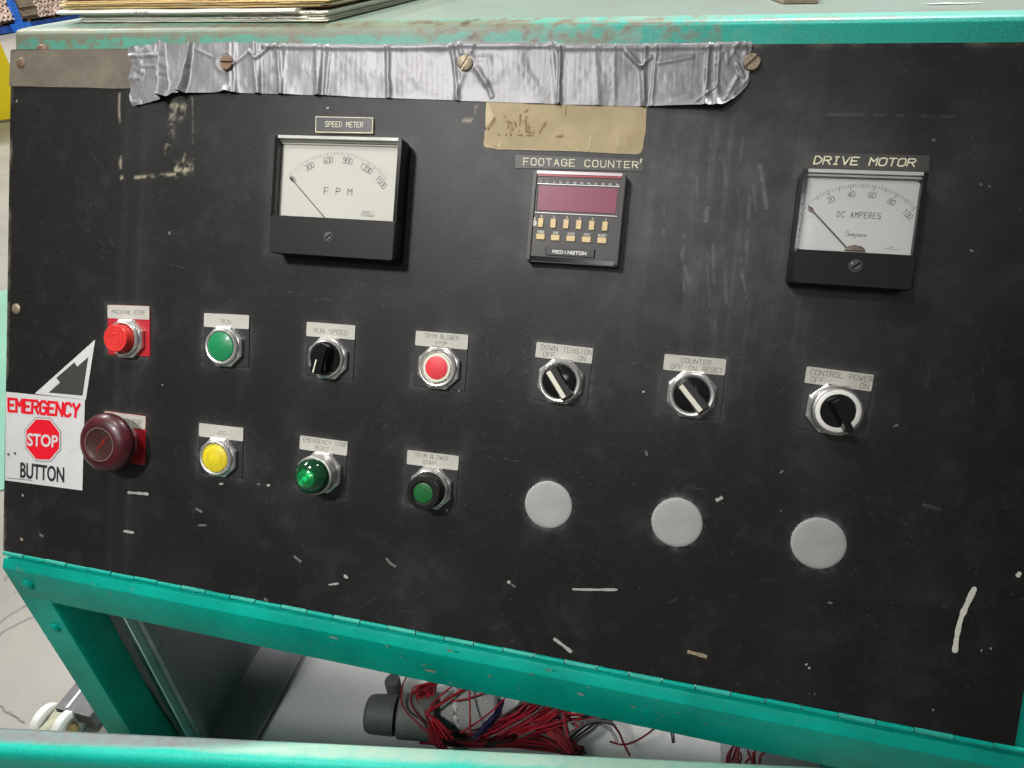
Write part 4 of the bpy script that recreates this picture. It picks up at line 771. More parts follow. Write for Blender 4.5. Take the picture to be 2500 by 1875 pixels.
# ammeter
Zq = lambda a: (1900 + a[0] / 4.367, 350 + a[1] / 4.367)
t, w, h, x0, y0, yl, wall = meter('ammeter', 'smaller black DC amperes panel meter below the DRIVE MOTOR tape', [Zq(q) for q in ((290, 275), (1580, 295), (1470, 1560), (115, 1490))], .020, None, .300, M['dialw'], .005)
zd = .0150; dial = MB().prism(rrect(wall, w - wall, yl - .003, h - .0050, .0025), .0045, zd).build('dial', M['dialw'], t, smooth=0)
MB().box(wall, w - wall, h - .0050, h - .0044, .0045, zd + .0006).build('dial_rim', M['lipg'], t, smooth=0); MB().box(wall, w - wall, h - .0040, h - .0026, .0045, zd + .002).build('cover_ledge', M['dialw'], t, smooth=0)
C, rs, aL, aR = dialfit([Zq(q) for q in ((300, 635), (900, 432), (1472, 680))], x0, y0, zd); mb = MB()
for i in range(51):
    a = aL + (aR - aL) * i / 50; maj = i % 10 == 0; med = i % 5 == 0; r1 = rs - (.0040 if maj else .0030 if med else .0022); mb.ribbon([(C[0] + rs * math.cos(a), C[1] + rs * math.sin(a)), (C[0] + r1 * math.cos(a), C[1] + r1 * math.sin(a))], .00042 if maj or med else .00026, zd + .0001, ext=False)
mb.build('scale', M['inkgrey'], dial, smooth=0, fix=0); mb = MB()
for i, s in enumerate(('', '20', '40', '60', '80', '100')):
    if s: arctext(mb, s, C, rs - .0086, aL + (aR - aL) * i / 5, .0036, .0018, .00036, zd + .0001)
V = lambda a: Vector((*pp(*Zq(a), zd), 0)) - Vector((x0, y0, 0))
q = V((855, 795)); text(mb, 'DC AMPERES', q.x, q.y, .0038, .0017, .00040, zd + .0001, 1.66); mb.build('lettering', M['inkgrey'], dial, smooth=0, fix=0)
mb = MB(); q0, q1 = V((710, 985)), V((945, 995)); W_ = q1.x - q0.x; H_ = .0034
scr = [[(.16, .95), (.10, 1.05), (.03, .95), (.04, .75), (.14, .55), (.16, .30), (.08, .05), (0, .12)], [(.16, .05), (.21, .5), (.21, .1), (.26, .1)], [(.225, .75), (.23, .8)], [(.26, .1), (.30, .5), (.31, .05), (.36, .48), (.37, .05), (.42, .48), (.43, .08), (.48, .1)], [(.46, -.4), (.52, .45), (.58, .45), (.58, .1), (.50, .08)], [(.60, .1), (.65, .5), (.68, .1), (.62, .04), (.72, .1)], [(.72, .3), (.76, .5), (.81, .35), (.79, .06), (.73, .1), (.74, .4)], [(.84, .1), (.87, .48), (.88, .05), (.94, .45), (.95, .1), (1.0, .12)]]
for s in scr:
    P = catmull([(q0.x + a * W_ + b * H_ * .12, q0.y - .0001 * a + b * H_, 0) for a, b in s], 5); mb.ribbon([(p.x, p.y) for p in P], .00026, zd + .0001)
q = V((1130, 1130)); q1 = V((1290, 1135)); P = catmull([(q.x, q.y, 0), (q.x * .7 + q1.x * .3, q.y + .0008, 0), ((q.x + q1.x) / 2, q.y + .0022, 0), (q.x * .6 + q1.x * .4, q.y, 0), (q1.x, q1.y + .0002, 0)], 5); mb.ribbon([(p.x, p.y) for p in P], .0002, zd + .0001)
mb.build('script_lettering', M['inkgrey'], dial, smooth=0, fix=0)
needle(t, (730, 1110), (345, 695), .0162, x0, y0, M['inkgrey'], mat('purple_tip', (.12, .05, .085), .5), .0009, .95, Zq)
q = V((815, 1145)); MB().prism([(q.x + .0066 * math.cos(a), q.y - .0004 + .0042 * math.sin(a)) for a in [math.pi * k / 14 for k in range(15)]], zd, .0162, .0012, .0006).build('pivot_cover', mat('pivot_copper', (.19, .15, .12), .5, var=.5, scale=500), t)
zscrew(t, *Zq((825, 1305)), .020, x0, y0, .0033, R_(38))
MB().prism(rrect(.0004, w - .0004, yl + .0002, h - .0004, .0012), .0187, .0196).build('clear_cover', M['clear'], t, smooth=0)

# ------------------------------------------------------------------ footage counter
Zc = lambda a: (1240 + a[0] / 5.183, 360 + a[1] / 5.183)
zf = .0115; TL, TR, BR, BL = [pp(*Zc(q), zf) for q in ((325, 290), (1490, 330), (1385, 1500), (235, 1420))]; x0, x1, y0, y1 = (TL[0] + BL[0]) / 2, (TR[0] + BR[0]) / 2, (BL[1] + BR[1]) / 2, (TL[1] + TR[1]) / 2
t = on_panel('footage_counter', (x0, y0), 'brown black digital counter with dark red display and tan keys', 'digital counter'); w, h = x1 - x0, y1 - y0
fr_ = MB(); fr_.prism(rrect(-.0006, w + .0006, -.0006, h + .0006, .0016), 0, .0095)
case = fr_.build('case', M['bezel'], t)
for n_, b in (('side_rail', (0, .0026, 0, h)), ('side_rail', (w - .0026, w, 0, h))): MB().prism(rrect(*b, .0006), .009, zf + .0008, .0004, .0005).build(n_, M['bezel'], t)
MB().box(.0026, w - .0026, h - .0022, h, .009, zf + .0004).build('chrome_strip', mat('strip_shine', (.40, .33, .34), .3, .4), t, smooth=0); MB().box(.0030, w - .0030, h - .0038, h - .0024, .009, zf - .0002).build('red_strip', M['stripred'], t, smooth=0)
MB().box(.0026, w - .0026, .0035, h - .0040, .009, zf - .0009).build('face_plate', M['bezel'], t, smooth=0); MB().box(.0026, w - .0026, .0, .0034, .009, zf - .0016).build('lower_lip', M['gloss'], t, smooth=0)
U = lambda a, z=zf: tuple(Vector((*pp(*Zc(a), z), 0)).xy - Vector((x0, y0)))
q0, q1 = U((372, 478)), U((1330, 845)); wx0, wx1, wy1, wy0 = .0052, w - .0050, q0[1], q1[1] + .0006
MB().box(wx0, wx1, wy0, wy1, .0098, zf - .0004).build('display_window', M['windowred'], t, smooth=0)
for yy in (wy1 + .0011, wy0 - .0022): MB().box(.0036, w - .0036, yy, yy + .0005, .0098, zf - .0001).build('window_trim', mat('trim_line', (.55, .53, .50), .35, .4), t, smooth=0)
for xx in (.0038, w - .0042): MB().box(xx, xx + .0003, wy0 - .0022, wy1 + .0011, .0098, zf - .00012).build('window_trim', M['gasket'], t, smooth=0)
mb = MB(); led = MB()
for i, s in enumerate(('6', '7', '8', 'R1', 'P1', 'P2', 'P3', 'P4', 'O1', 'O2', 'O3', 'O4')):
    x = .0056 + (w - .0112) * i / 11; text(mb, s, x, wy1 + .0022, .0012, .0007, .00028, zf - .0006, 1.5); led.lathe([(.0009, zf - .001), (.0009, zf - .0006), (0, zf - .0006)], 12, (x, wy1 + .0046))
led.build('indicator_lamp', mat('dark_led', (.10, .02, .025), .3), t)
for i, (a, s) in enumerate((((415, 950), '6'), ((573, 960), '5'), ((735, 968), '4'), ((897, 978), '3'), ((1060, 988), '2'), ((1228, 997), '1'))):
    q = U(a); MB().prism(rrect(q[0] - .0020, q[0] + .0020, q[1] - .0034, q[1] + .0034, .0004, 2), .009, zf + .0004, .0003, .0003).build('key', M['key'], t, smooth=20); text(mb, s, q[0] + .0002, q[1] + .0042, .0015, .0009, .00030, zf - .0006)
for a, s in (((412, 1128), 'MODE'), ((600, 1142), 'ENT'), ((795, 1153), 'DISP'), ((993, 1165), 'TEST'), ((1190, 1176), 'RESET')):
    q = U(a); MB().prism(rrect(q[0] - .0033, q[0] + .0033, q[1] - .0021, q[1] + .0021, .0004, 2), .009, zf + .0004, .0003, .0003).build('key', M['key'], t, smooth=20); text(mb, s, q[0], q[1] + .0028, .0017, .0010, .00030, zf - .0006, 1.35)
qa, qb = U((480, 1250)), U((1095, 1395)); MB().prism(rrect(qa[0], qb[0], qb[1], qa[1], .0006), .009, zf + .0006, .0006, .0008).build('badge', M['black'], t, smooth=20)
text(mb, 'REDINGTON', (qa[0] + qb[0]) / 2 - .0004, (qa[1] + qb[1]) / 2 - .0016, .0021, .0021, .00062, zf + .0007, 1.38); mb.build('lettering', M['white'], t, smooth=0, fix=0)
q = U((335, 935)); MB().prism([(q[0] + x * .0018, q[1] + y * .0034) for x, y in ((-.5, -1), (.6, -1), (1, -.5), (.9, 0), (.3, .4), (.25, 1), (-.3, 1), (-.3, .4), (-1, -.2), (-1, -.7))], zf - .0009, zf - .0005).build('paint_blob', M['chalk'], t, smooth=0)

# ------------------------------------------------------------------ nameplates and embossed tapes
def flatquad(name, label, cat, px, z, m, th=.0006, group=None):
    P = [pp(*q, z) for q in px]; cx = sum(p[0] for p in P) / 4; cy = sum(p[1] for p in P) / 4; t = on_panel(name, (cx, cy), label, cat, group); loc = [(p[0] - cx, p[1] - cy) for p in P]; return t, loc, quadfn(loc)
t, loc, fn = flatquad('name_plate', 'engraved black SPEED METER plate with cream border', 'name plate', [Zp(q) for q in ((628, 125), (1145, 135), (1140, 276), (625, 268))], .003, None)
MB().prism([loc[3], loc[2], loc[1], loc[0]], 0, .0028).build('plate_core', M['gold'], t, smooth=0); MB().prism([fn(.012, .05), fn(.988, .05), fn(.988, .95), fn(.012, .95)], .0026, .0029).build('plate_face', M['plate'], t, smooth=0)
mb = MB(); text(mb, 'SPEED METER', .505, .36, .32, .043, .0004, .0030, 1.42, fn); 
mb.build('lettering', M['cream'], t, smooth=0, fix=0)
t, loc, fn = flatquad('label_tape', 'black embossed tape reading FOOTAGE COUNTER above the digital counter', 'label tape', [Zc(q) for q in ((95, 92), (1715, 150), (1705, 300), (90, 258))], .0008, None, group='black embossed label tapes')
MB().prism([loc[3], loc[2], loc[1], loc[0]], 0, .0006).build('tape_strip', M['tapeblk'], t, smooth=0); mb = MB(); text(mb, 'FOOTAGE COUNTER', .515, .25, .52, .040, .00072, .0008, 1.52, fn); q0 = fn(.985, 1.02); q1 = fn(.978, .72); mb.ribbon([q0, q1], .0010, .0008); mb.build('lettering', M['cream'], t, smooth=0, fix=0)
t, loc, fn = flatquad('label_tape', 'black embossed tape reading DRIVE MOTOR above the ammeter', 'label tape', [Zq(q) for q in ((270, 88), (1620, 128), (1608, 300), (262, 268))], .0008, None, group='black embossed label tapes')
MB().prism([loc[3], loc[2], loc[1], loc[0]], 0, .0006).build('tape_strip', M['tapeblk'], t, smooth=0); mb = MB(); text(mb, 'DRIVE MOTOR', .485, .30, .45, .056, .0009, .0008, 1.32, fn, slant=.03, serif='I'); mb.build('lettering', M['cream'], t, smooth=0, fix=0)

# ------------------------------------------------------------------ emergency stop sticker
Zs = lambda a: (a[0] / 3.19, 700 + a[1] / 3.19)
t, loc, fn = flatquad('warning_sticker', 'white EMERGENCY STOP BUTTON sticker with pointing arrow at the left edge', 'warning sticker', [Zs(q) for q in ((45, 818), (660, 880), (640, 1587), (38, 1508))], .0004, None)
cx, cy = (t.matrix_world.translation.x), 0
org = (PM.inverted() @ t.matrix_world.translation)
Ls = lambda a: tuple(Vector((*pp(*Zs(a), .0004),)).xy - org.xy) if False else (pp(*Zs(a), .0004)[0] - org.x, pp(*Zs(a), .0004)[1] - org.y)
MB().prism([loc[3], loc[2], loc[1], loc[0]], 0, .0003).build('sticker_sheet', M['sticker'], t, smooth=0)
mb = MB(); outer = [Ls(a) for a in ((270, 833), (741, 412), (668, 880))]; mb.prism([outer[0], outer[2], outer[1]], .0001, .00045); mb.build('arrow_flap', M['sticker'], t, smooth=0)
mb = MB(); inn = [Ls(a) for a in ((380, 825), (468, 745), (440, 710), (580, 588), (602, 622), (688, 548), (643, 848))]; n = len(inn); mb.add([(*p, .0006) for p in inn], [tuple(range(n))]); mb.build('arrow_window', M['signdim'], t, smooth=0)
def block(s, px, z, m, name, bold):
    vs, fs = fonttext(s, bold); f = quadfn([Ls(a) for a in px]); mb = MB(); mb.add([(*f(u, v), z) for u, v in vs], fs); return mb.build(name, m, t, smooth=0)
def fakebold(s, px, z, m, name, du):
    vs, fs = fonttext(s, 0); f = quadfn([Ls(a) for a in px]); mb = MB()
    for k in range(7): mb.add([(*f(u + du * (k - 3) / 3, v + .02 * ((k % 3) - 1)), z + k * 1.2e-5) for u, v in vs], fs)
    mb.build(name, m, t, smooth=0)
f_ = quadfn([Ls(a) for a in ((62, 862), (626, 908), (614, 1024), (64, 976))]); mb = MB(); text(mb, 'EMERGENCY', .5, .08, .84, .084, .0027, .0006, 1.34, f_); mb.build('red_lettering', M['signred'], t, smooth=0, fix=0)
octp = lambda s_: [((335 + s_ * 143 * math.cos(R_(22.5 + 45 * k)) / math.cos(R_(22.5)) * .985, 1190 + s_ * 171 * math.sin(R_(22.5 + 45 * k)) / math.cos(R_(22.5)) + .055 * s_ * 143 * math.cos(R_(22.5 + 45 * k)))) for k in range(8)]
for s_, z, m, n_ in ((1.0, .00050, 'inkgrey', 'octagon_outline'), (.97, .00058, 'sticker', 'octagon_border'), (.905, .00066, 'signred', 'octagon')): MB().add([(*Ls(a), z) for a in octp(s_)], [tuple(range(8))]).build(n_, M[m], t, smooth=0)
block('STOP', ((216, 1138), (456, 1158), (450, 1252), (216, 1240)), .00078, M['sticker'], 'white_lettering', .026)
block('BUTTON', ((160, 1365), (502, 1405), (500, 1528), (157, 1488)), .0006, M['signblk'], 'black_lettering', .022)
mb = MB(); mb.ribbon([Ls((55, 1488)), Ls((250, 1508))], .0006, .0006); 
for a in ((66, 1306), (117, 1298)): mb.prism([Ls((a[0] + 9 * math.cos(q), a[1] + 12 * math.sin(q))) for q in [math.pi * 2 * k / 8 for k in range(8)]][::-1], .0003, .0006)
mb.build('scuff', M['inkgrey'], t, smooth=0)

# ------------------------------------------------------------------ aged paper label
Zl = lambda a: (1160 + a[0] / 5.027, 240 + a[1] / 5.027)
org = Vector((*pp(1380, 300), 0)); t = on_panel('paper_label', org, 'torn tan paper label partly under the silver duct tape', 'paper label'); Lk = lambda a: (pp(*Zl(a))[0] - org.x, pp(*Zl(a))[1] - org.y)
edge = [(140, 30), (700, 40), (1400, 60), (2108, 95), (2098, 250), (2092, 420), (2072, 500), (2056, 620), (2035, 668), (1990, 690), (1700, 678), (1300, 655), (900, 645), (730, 640), (500, 628), (270, 632), (250, 620), (140, 612), (108, 585), (102, 520), (116, 500), (116, 400), (150, 385), (126, 340), (132, 150)]
mb = MB(); n = len(edge); P = [Lk(a) for a in edge]; mb.add([(*p, .0004) for p in P] + [(*p, 0) for p in P], [tuple(range(n))] + [(i, (i + 1) % n, n + (i + 1) % n, n + i) for i in range(n)]); base = mb.build('label_sheet', M['kraft'], t, smooth=0)
def torn(polys, m, name):
    mb = MB()
    for pl in polys: mb.add([(*Lk(a), .0006 + rnd.uniform(0, .0001)) for a in pl], [tuple(range(len(pl)))])
    mb.build(name, m, t, smooth=0)
tp = [[(235, 225), (258, 250), (235, 310), (200, 340), (172, 392), (152, 385), (185, 320)], [(125, 585), (150, 590), (275, 595), (272, 604), (155, 602)], [(1115, 90), (1124, 90), (1114, 215), (1102, 218)], [(1096, 230), (1108, 240), (1098, 255)]]
tp += [[(355 + rnd.uniform(-4, 4), 215), (385, 225), (372, 245)], [(360, 290), (415, 270), (465, 310), (440, 325), (400, 300)], [(545, 195), (570, 190), (560, 330), (540, 350)], [(600, 160), (660, 130), (640, 170), (605, 185)], [(610, 230), (630, 215), (640, 380), (615, 420)], [(640, 350), (690, 350), (665, 385), (715, 440), (635, 420)], [(845, 300), (885, 275), (870, 340), (840, 355), (790, 445), (784, 425), (820, 350)], [(280, 440), (300, 440), (300, 462), (285, 460)], [(365, 440), (392, 435), (390, 462), (370, 462)], [(420, 440), (455, 442), (450, 465), (425, 455)], [(525, 445), (580, 445), (582, 465), (520, 462)], [(632, 450), (715, 452), (720, 465), (635, 466)], [(990, 470), (1030, 455), (1070, 462), (1080, 430), (1085, 480), (1000, 482)]]
for k in range(26):
    u, v = rnd.uniform(350, 720), rnd.uniform(210, 430); tp.append([(u, v), (u + rnd.uniform(4, 14), v + rnd.uniform(-8, 8)), (u + rnd.uniform(-6, 12), v + rnd.uniform(20, 60)), (u - rnd.uniform(2, 8), v + rnd.uniform(10, 40))])
torn(tp, M['kraft2'], 'torn_patch')
torn([[(145, 60), (180, 75), (205, 160), (235, 225), (180, 320), (140, 350), (128, 300), (132, 150)], [(1405, 470), (1425, 455), (1430, 500), (1400, 640), (1385, 640)], [(300, 550), (335, 535), (320, 590), (280, 600)], [(110, 590), (250, 622), (720, 640), (1300, 652), (1300, 642), (720, 628), (260, 612), (125, 560)], [(1715, 385), (1735, 370), (1760, 560), (1740, 600), (1735, 450)]], M['kraft3'], 'pale_layer')

# old masking tape strip, top left
org = Vector((*pp(170, 165), 0)); t = on_panel('masking_tape', org, 'dusty tan strip of old masking tape at the top left corner', 'tape')
edge = [(27, 124), (120, 121), (240, 120), (335, 121), (340, 170), (335, 216), (280, 217), (200, 214), (120, 213), (60, 211), (24, 211), (25, 170)]
mb = MB(); n = len(edge); P = [(pp(*a)[0] - org.x, pp(*a)[1] - org.y) for a in edge]; mb.add([(*p, .0006) for p in P] + [(*p, .0002) for p in P], [tuple(range(n))] + [(i, (i + 1) % n, n + (i + 1) % n, n + i) for i in range(n)]); mb.build('tape_sheet', M['mask'], t, smooth=0)

# ------------------------------------------------------------------ silver duct tape
def build_duct():
    itp = lambda T, x: float(np.interp(x, [a for a, _ in T], [b for _, b in T]))
    top = [(314, 117), (340, 114), (380, 108), (392, 98), (405, 106), (440, 110), (470, 104), (480, 109), (550, 104), (612, 106), (622, 103), (634, 106), (700, 107), (800, 110), (980, 110), (1090, 108), (1130, 102), (1160, 104), (1330, 104), (1355, 101), (1362, 109), (1500, 109), (1700, 106), (1835, 104)]
    bot = [(314, 264), (330, 260), (390, 247), (403, 243), (415, 240), (430, 231), (480, 229), (545, 226), (555, 223), (565, 227), (640, 229), (700, 231), (800, 234), (900, 239), (1100, 245), (1120, 247), (1200, 249), (1350, 255), (1450, 258), (1580, 261), (1700, 262), (1762, 263), (1800, 262), (1840, 262)]
    lef = [(0, 314), (.12, 317), (.25, 326), (.4, 321), (.55, 317), (.68, 322), (.8, 318), (1, 326)]
    rig = [(0, 1836), (.14, 1834), (.24, 1822), (.32, 1822), (.42, 1832), (.5, 1828), (.58, 1830), (.68, 1823), (.76, 1812), (.84, 1800), (.92, 1784), (1, 1762)]
    nu, nv_ = 760, 44; P = np.zeros((nv_, nu, 3))
    # ridges: list of (top u, bottom u, half width px, height m, lean)
    RG = [(396, 408, 5, .0095), (468, 452, 4, .0080), (480, 462, 5, -.0004), (562, 565, 5, .0018), (573, 576, 6, .0016), (622, 630, 6, .0026), (634, 636, 4, .0012), (678, 688, 5, .0018), (700, 690, 4, .0006), (777, 777, 6, .0026), (786, 782, 4, .0014), (808, 796, 5, .0012), (948, 950, 6, .0018), (940, 945, 4, -.0005),
          (1092, 1108, 10, -.0007), (1104, 1118, 5, .0016), (1346, 1362, 7, .0010), (1368, 1366, 4, .0026), (1385, 1372, 7, -.0007), (1590, 1578, 6, -.0006), (1575, 1572, 5, .0018), (1603, 1590, 4, .0012), (1742, 1735, 7, -.0006), (1730, 1720, 5, .0018), (1755, 1748, 5, .0016), (1500, 1500, 6, .0006), (1455, 1460, 7, .0007)]
    SEG = [((570, 160), (612, 128), 4, .0010), ((612, 128), (628, 145), 4, .0012), ((632, 140), (660, 115), 4, .0014), ((1145, 148), (1195, 143), 7, .0005), ((1165, 170), (1188, 205), 7, .0010), ((1188, 205), (1202, 236), 6, .0012), ((1130, 185), (1112, 240), 7, .0009), ((1128, 135), (1124, 105), 5, .0009), ((1146, 138), (1158, 108), 5, .0007), ((1530, 130), (1565, 165), 5, .0018), ((1565, 165), (1590, 140), 5, .0015), ((1565, 165), (1572, 250), 5, .0014), ((1610, 155), (1690, 140), 5, .0010), ((1640, 245), (1680, 238), 8, .0008), ((1700, 250), (1745, 215), 4, .0012), ((1770, 245), (1800, 190), 5, .0016), ((1800, 160), (1815, 190), 4, .0014), ((330, 165), (352, 180), 3, .0008), ((350, 163), (380, 163), 3, .0009), ((318, 140), (392, 136), 4, .0010), ((480, 122), (520, 140), 3, .0006)]
    uu = np.linspace(0, 1, nu); U = np.zeros((nv_, nu)); V_ = np.zeros((nv_, nu))
    for j in range(nv_):
        v = j / (nv_ - 1); l, r_ = itp(lef, v), itp(rig, v)
        jag = 2.2 * mnoise.noise(Vector((v * 40, 3, 0)))
        for i in range(nu):
            u = l + jag + (r_ - l + 1.6 * mnoise.noise(Vector((v * 45, 9, 0))) - jag) * uu[i]; U[j, i] = u; V_[j, i] = itp(top, u) * (1 - v) + itp(bot, u) * v
    T = np.linspace(0, 1, nv_)[:, None] + 0 * U; Z = np.full_like(U, .0010)
    n1 = numpy_noise(U, V_, .016, .014, 81, 3, .4); n2 = numpy_noise(U, V_, .09, .06, 82, 3); Z += (n1 - .5) * .0022 + (n2 - .5) * .0003
    cr = 1 - np.abs(numpy_noise(U, V_, .032, .024, 83, 3, .4) - .5) * 2; endm = np.clip((430 - U) / 90, 0, 1) + np.clip((U - 1700) / 100, 0, 1); Z += endm * (np.clip(cr - .75, 0, 1)) * .0045
    for ut, ub, wv, hh in RG:
        c = ut + (ub - ut) * T + 3 * (numpy_noise(U * 0 + ut, V_, .3, .05, int(ut)) - .5); d = (U - c) / wv; Z += hh * np.exp(-d * d) * (.55 + .45 * T if hh < .004 else .35 + .75 * T)
    for (ua, va), (ub, vb), wv, hh in SEG:
        L = math.hypot(ub - ua, vb - va); ex, ey = (ub - ua) / L, (vb - va) / L; s = np.clip((U - ua) * ex + (V_ - va) * ey, 0, L); d = np.hypot(U - ua - s * ex, V_ - va - s * ey) / wv; Z += hh * np.exp(-d * d)
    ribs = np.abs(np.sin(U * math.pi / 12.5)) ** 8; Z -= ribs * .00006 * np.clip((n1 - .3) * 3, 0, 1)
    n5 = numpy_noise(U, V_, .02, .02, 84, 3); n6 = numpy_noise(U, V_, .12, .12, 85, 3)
    grime_rib_shade = ribs * .75 * np.clip((n5 - .36) * 3, 0, 1) * (.4 + n6) * (U > 640) + np.clip((n6 - .55) * 4, 0, 1) * np.clip((n5 - .45) * 4, 0, 1) * .5 + np.clip((620 - U) / 300, 0, .35) * n5  # rib grooves painted darker as shade, plus grime smudges and a darker left end
    hem = np.exp(-((T - .06) / .05) ** 2) * (U > 640); Z += hem * .0012
    Z += np.clip((T - .6) / .4, 0, 1) ** 2 * np.clip((U - 1560) / 200, 0, 1) * .0075 + np.clip((T - .7) / .3, 0, 1) ** 2 * np.exp(-((U - 435) / 45) ** 2) * .004 + np.clip((T - .75) / .25, 0, 1) ** 2 * np.exp(-((U - 555) / 18) ** 2) * .003
    for su, sv in ((551, 152), (1135, 152)):
        d = np.hypot(U - su, V_ - sv); Z = np.where(d < 17, np.minimum(Z, .0013), Z) + .0004 * np.exp(-((d - 22) / 5) ** 2)
    org = Vector((*pp(1080, 180), 0))
    for j in range(nv_):
        for i in range(nu):
            p = pp(U[j, i], V_[j, i]); P[j, i] = (p[0] - org.x, p[1] - org.y, max(Z[j, i], .0007))
    t = on_panel('duct_tape', org, 'long wrinkled strip of silver duct tape along the panel top', 'tape'); grid_obj('tape_sheet', P[::-1], M['duct'], t, {'grime_rib_shade': grime_rib_shade[::-1]})
build_duct()

# ------------------------------------------------------------------ things on the bench top
ZT = 1.3384
def slab(mb, A, B, depth, z0, th, seed, wob=.0012, bul=.0015, nx=28, endx=0.0):
    """a wavy folded sheet bundle: front edge A-B, going back by vector depth"""
    A, B, D = Vector(A), Vector(B), Vector(depth); nrm = D.normalized(); k0 = len(mb.v); ring = 7
    for i in range(nx + 1):
        s = i / nx; p = A.lerp(B, s); f = p + nrm * (rnd.uniform(-.0006, .0006)) ; wz = wob * mnoise.noise(Vector((s * 6, seed, 0))); tt = th * (1 + .25 * mnoise.noise(Vector((s * 5, seed + 5, 0))))
        for q, z in ((0.0015, z0), (-bul * .5, z0 + tt * .2), (-bul, z0 + tt * .5), (-bul * .5, z0 + tt * .85), (.0015, z0 + tt)):
            mb.v.append(tuple(f + nrm * q + Vector((0, 0, z + wz))))
        for z in (z0 + tt, z0): mb.v.append(tuple(f + D + Vector((0, 0, z + wz))))
    for i in range(nx):
        for k in range(ring): a = k0 + i * ring; b = a + ring; j = (k + 1) % ring; mb.f.append((a + k, b + k, b + j, a + j))
    mb.f.append(tuple(k0 + k for k in range(ring))[::-1]); mb.f.append(tuple(k0 + nx * ring + k for k in range(ring))); return mb
fl, fr2, bk = at(196, 56, 2, ZT), at(800, 54, 2, ZT), at(1036, -6, 2, ZT); D = (bk - fr2); D.z = 0; D = D * 1.15
def stack(name, label, group, cat, partname, rows):
    t = empty(name, label, cat, group); t.location = fl; inv = Matrix.Translation(-t.location)
    for k, (a, b, z, th, m, wob, bul, yo) in enumerate(rows):
        A = fl.lerp(fr2, a) + Vector((0, yo, 0)); B = fl.lerp(fr2, b) + Vector((0, yo, 0)); A.z = B.z = 0
        o = slab(MB(), A, B, D, ZT + z * .60, th * .70, k * 7.3 + z * 999, wob * .7, bul).build(partname, m, None, smooth=50); o.parent = t; o.matrix_parent_inverse = inv
    return t
pstk = stack('drawing_stack', 'bundle of folded white drawings at the bottom of the paper pile', None, 'papers', 'folded_sheet', [(.02, 1.0, .0004, .0018, M['paper2'], .0003, .001, 0), (.0, .99, .0024, .0020, M['paper'], .0005, .0012, .001), (.01, .93, .0046, .0018, M['paper'], .0006, .0012, .0005), (-.01, .985, .0066, .0022, M['paper2'], .0007, .001, .004), (.02, .98, .0090, .0018, M['paper'], .0006, .0012, .0035), (-.075, .90, .0112, .0055, M['paper'], .0006, .0035, -.001), (.86, 1.005, .0100, .0030, M['paper'], .0008, .0012, .002)])
fstk = stack('folder_stack', 'pile of manila and brown folders on top of the white drawings', None, 'folders', 'folder', [(-.02, 1.0, .0172, .0016, M['brown'], .0008, .001, .006), (-.06, .98, .0190, .0018, M['manila'], .0008, .001, .002), (-.05, 1.02, .0210, .0016, M['paper2'], .0007, .001, .003), (-.07, 1.0, .0228, .0024, M['manila'], .0008, .001, .001), (-.04, 1.02, .0254, .0016, M['manila'], .0007, .001, .0), (-.06, 1.03, .0272, .0022, M['manila'], .0008, .001, .002), (-.03, 1.02, .0298, .0030, M['brown'], .0008, .001, .003), (-.05, 1.03, .0330, .0022, M['manila'], .0008, .001, .001), (-.04, 1.02, .0355, .0030, M['paper2'], .0008, .001, .002), (-.06, 1.03, .0390, .0040, M['manila'], .0008, .001, .001), (-.05, 1.02, .0436, .0030, M['paper2'], .0008, .001, .003), (-.06, 1.03, .0470, .0040, M['manila'], .0008, .001, .002), (-.04, 1.02, .0515, .0050, M['brown'], .0008, .001, .002), (-.05, 1.03, .0570, .0050, M['manila'], .0008, .001, .001)])
# pencilled notes on the folded drawings
mb = MB(); nd = (fr2 - fl); nd.z = 0; nd.normalize()
def note(s, a, z, h, cw_):
    p = fl.lerp(fr2, a); tot = len(s) * cw_ * 1.3; n0 = Vector((D.x, D.y, 0)).normalized() * -1
    for i, ch in enumerate(s):
        if ch == ' ': continue
        for st in G[ch]:
            pts = [(tot - (i * cw_ * 1.3 + gx_ / 4 * cw_), h - gy / 6 * h) for gx_, gy in st]   # upside down, as the bundle lies
            for (xa, za), (xb, zb) in zip(pts, pts[1:]):
                q = [p + nd * xx + n0 * .0052 + Vector((0, 0, ZT - p.z + (z + zz) * .62)) for xx, zz in ((xa, za), (xb, zb))]; d = (q[1] - q[0]); 
                if d.length < 1e-7: continue
                sidev = d.normalized().cross(n0) * .00022; k = len(mb.v); mb.v += [tuple(q[0] - sidev), tuple(q[1] - sidev), tuple(q[1] + sidev), tuple(q[0] + sidev)]; mb.f.append((k, k + 1, k + 2, k + 3))
note('DVA', .27, .0128, .0024, .0042); note('BUY DWG 1221', .62, .0062, .0030, .0040); note('11C', .93, .0125, .0030, .0032)
o = mb.build('pencil_note', M['pencil'], None, smooth=0, fix=0); o.parent = pstk; o.matrix_parent_inverse = Matrix.Translation(-pstk.location)
# cardboard corner and paint blot at right
c0, c1 = at(1912, 9, 2, ZT), at(1998, 8, 2, ZT); d = c1 - c0
mb = MB().prism([(c0.x, c0.y), (c1.x, c1.y), (c1.x + .01, c1.y + .16), (c0.x - .03, c0.y + .16)], ZT, ZT + .004); o = mb.build('cardboard_piece', M['card'], None, smooth=0); tag(o, 'small scrap of grubby cardboard on the bench top', 'cardboard')
b = at(2316, 9, 2, ZT); mb = MB(); mb.add([(b.x + .019 * math.cos(a) * (1 + .25 * math.sin(3 * a + 1)), b.y + .0032 * math.sin(a) * (1 + .5 * math.sin(5 * a)), ZT + .0003) for a in [2 * math.pi * k / 30 for k in range(30)]], [tuple(range(30))]); sub_o = mb.build('paint_blot', M['blot'], None, smooth=0, fix=0); cpart(sub_o)

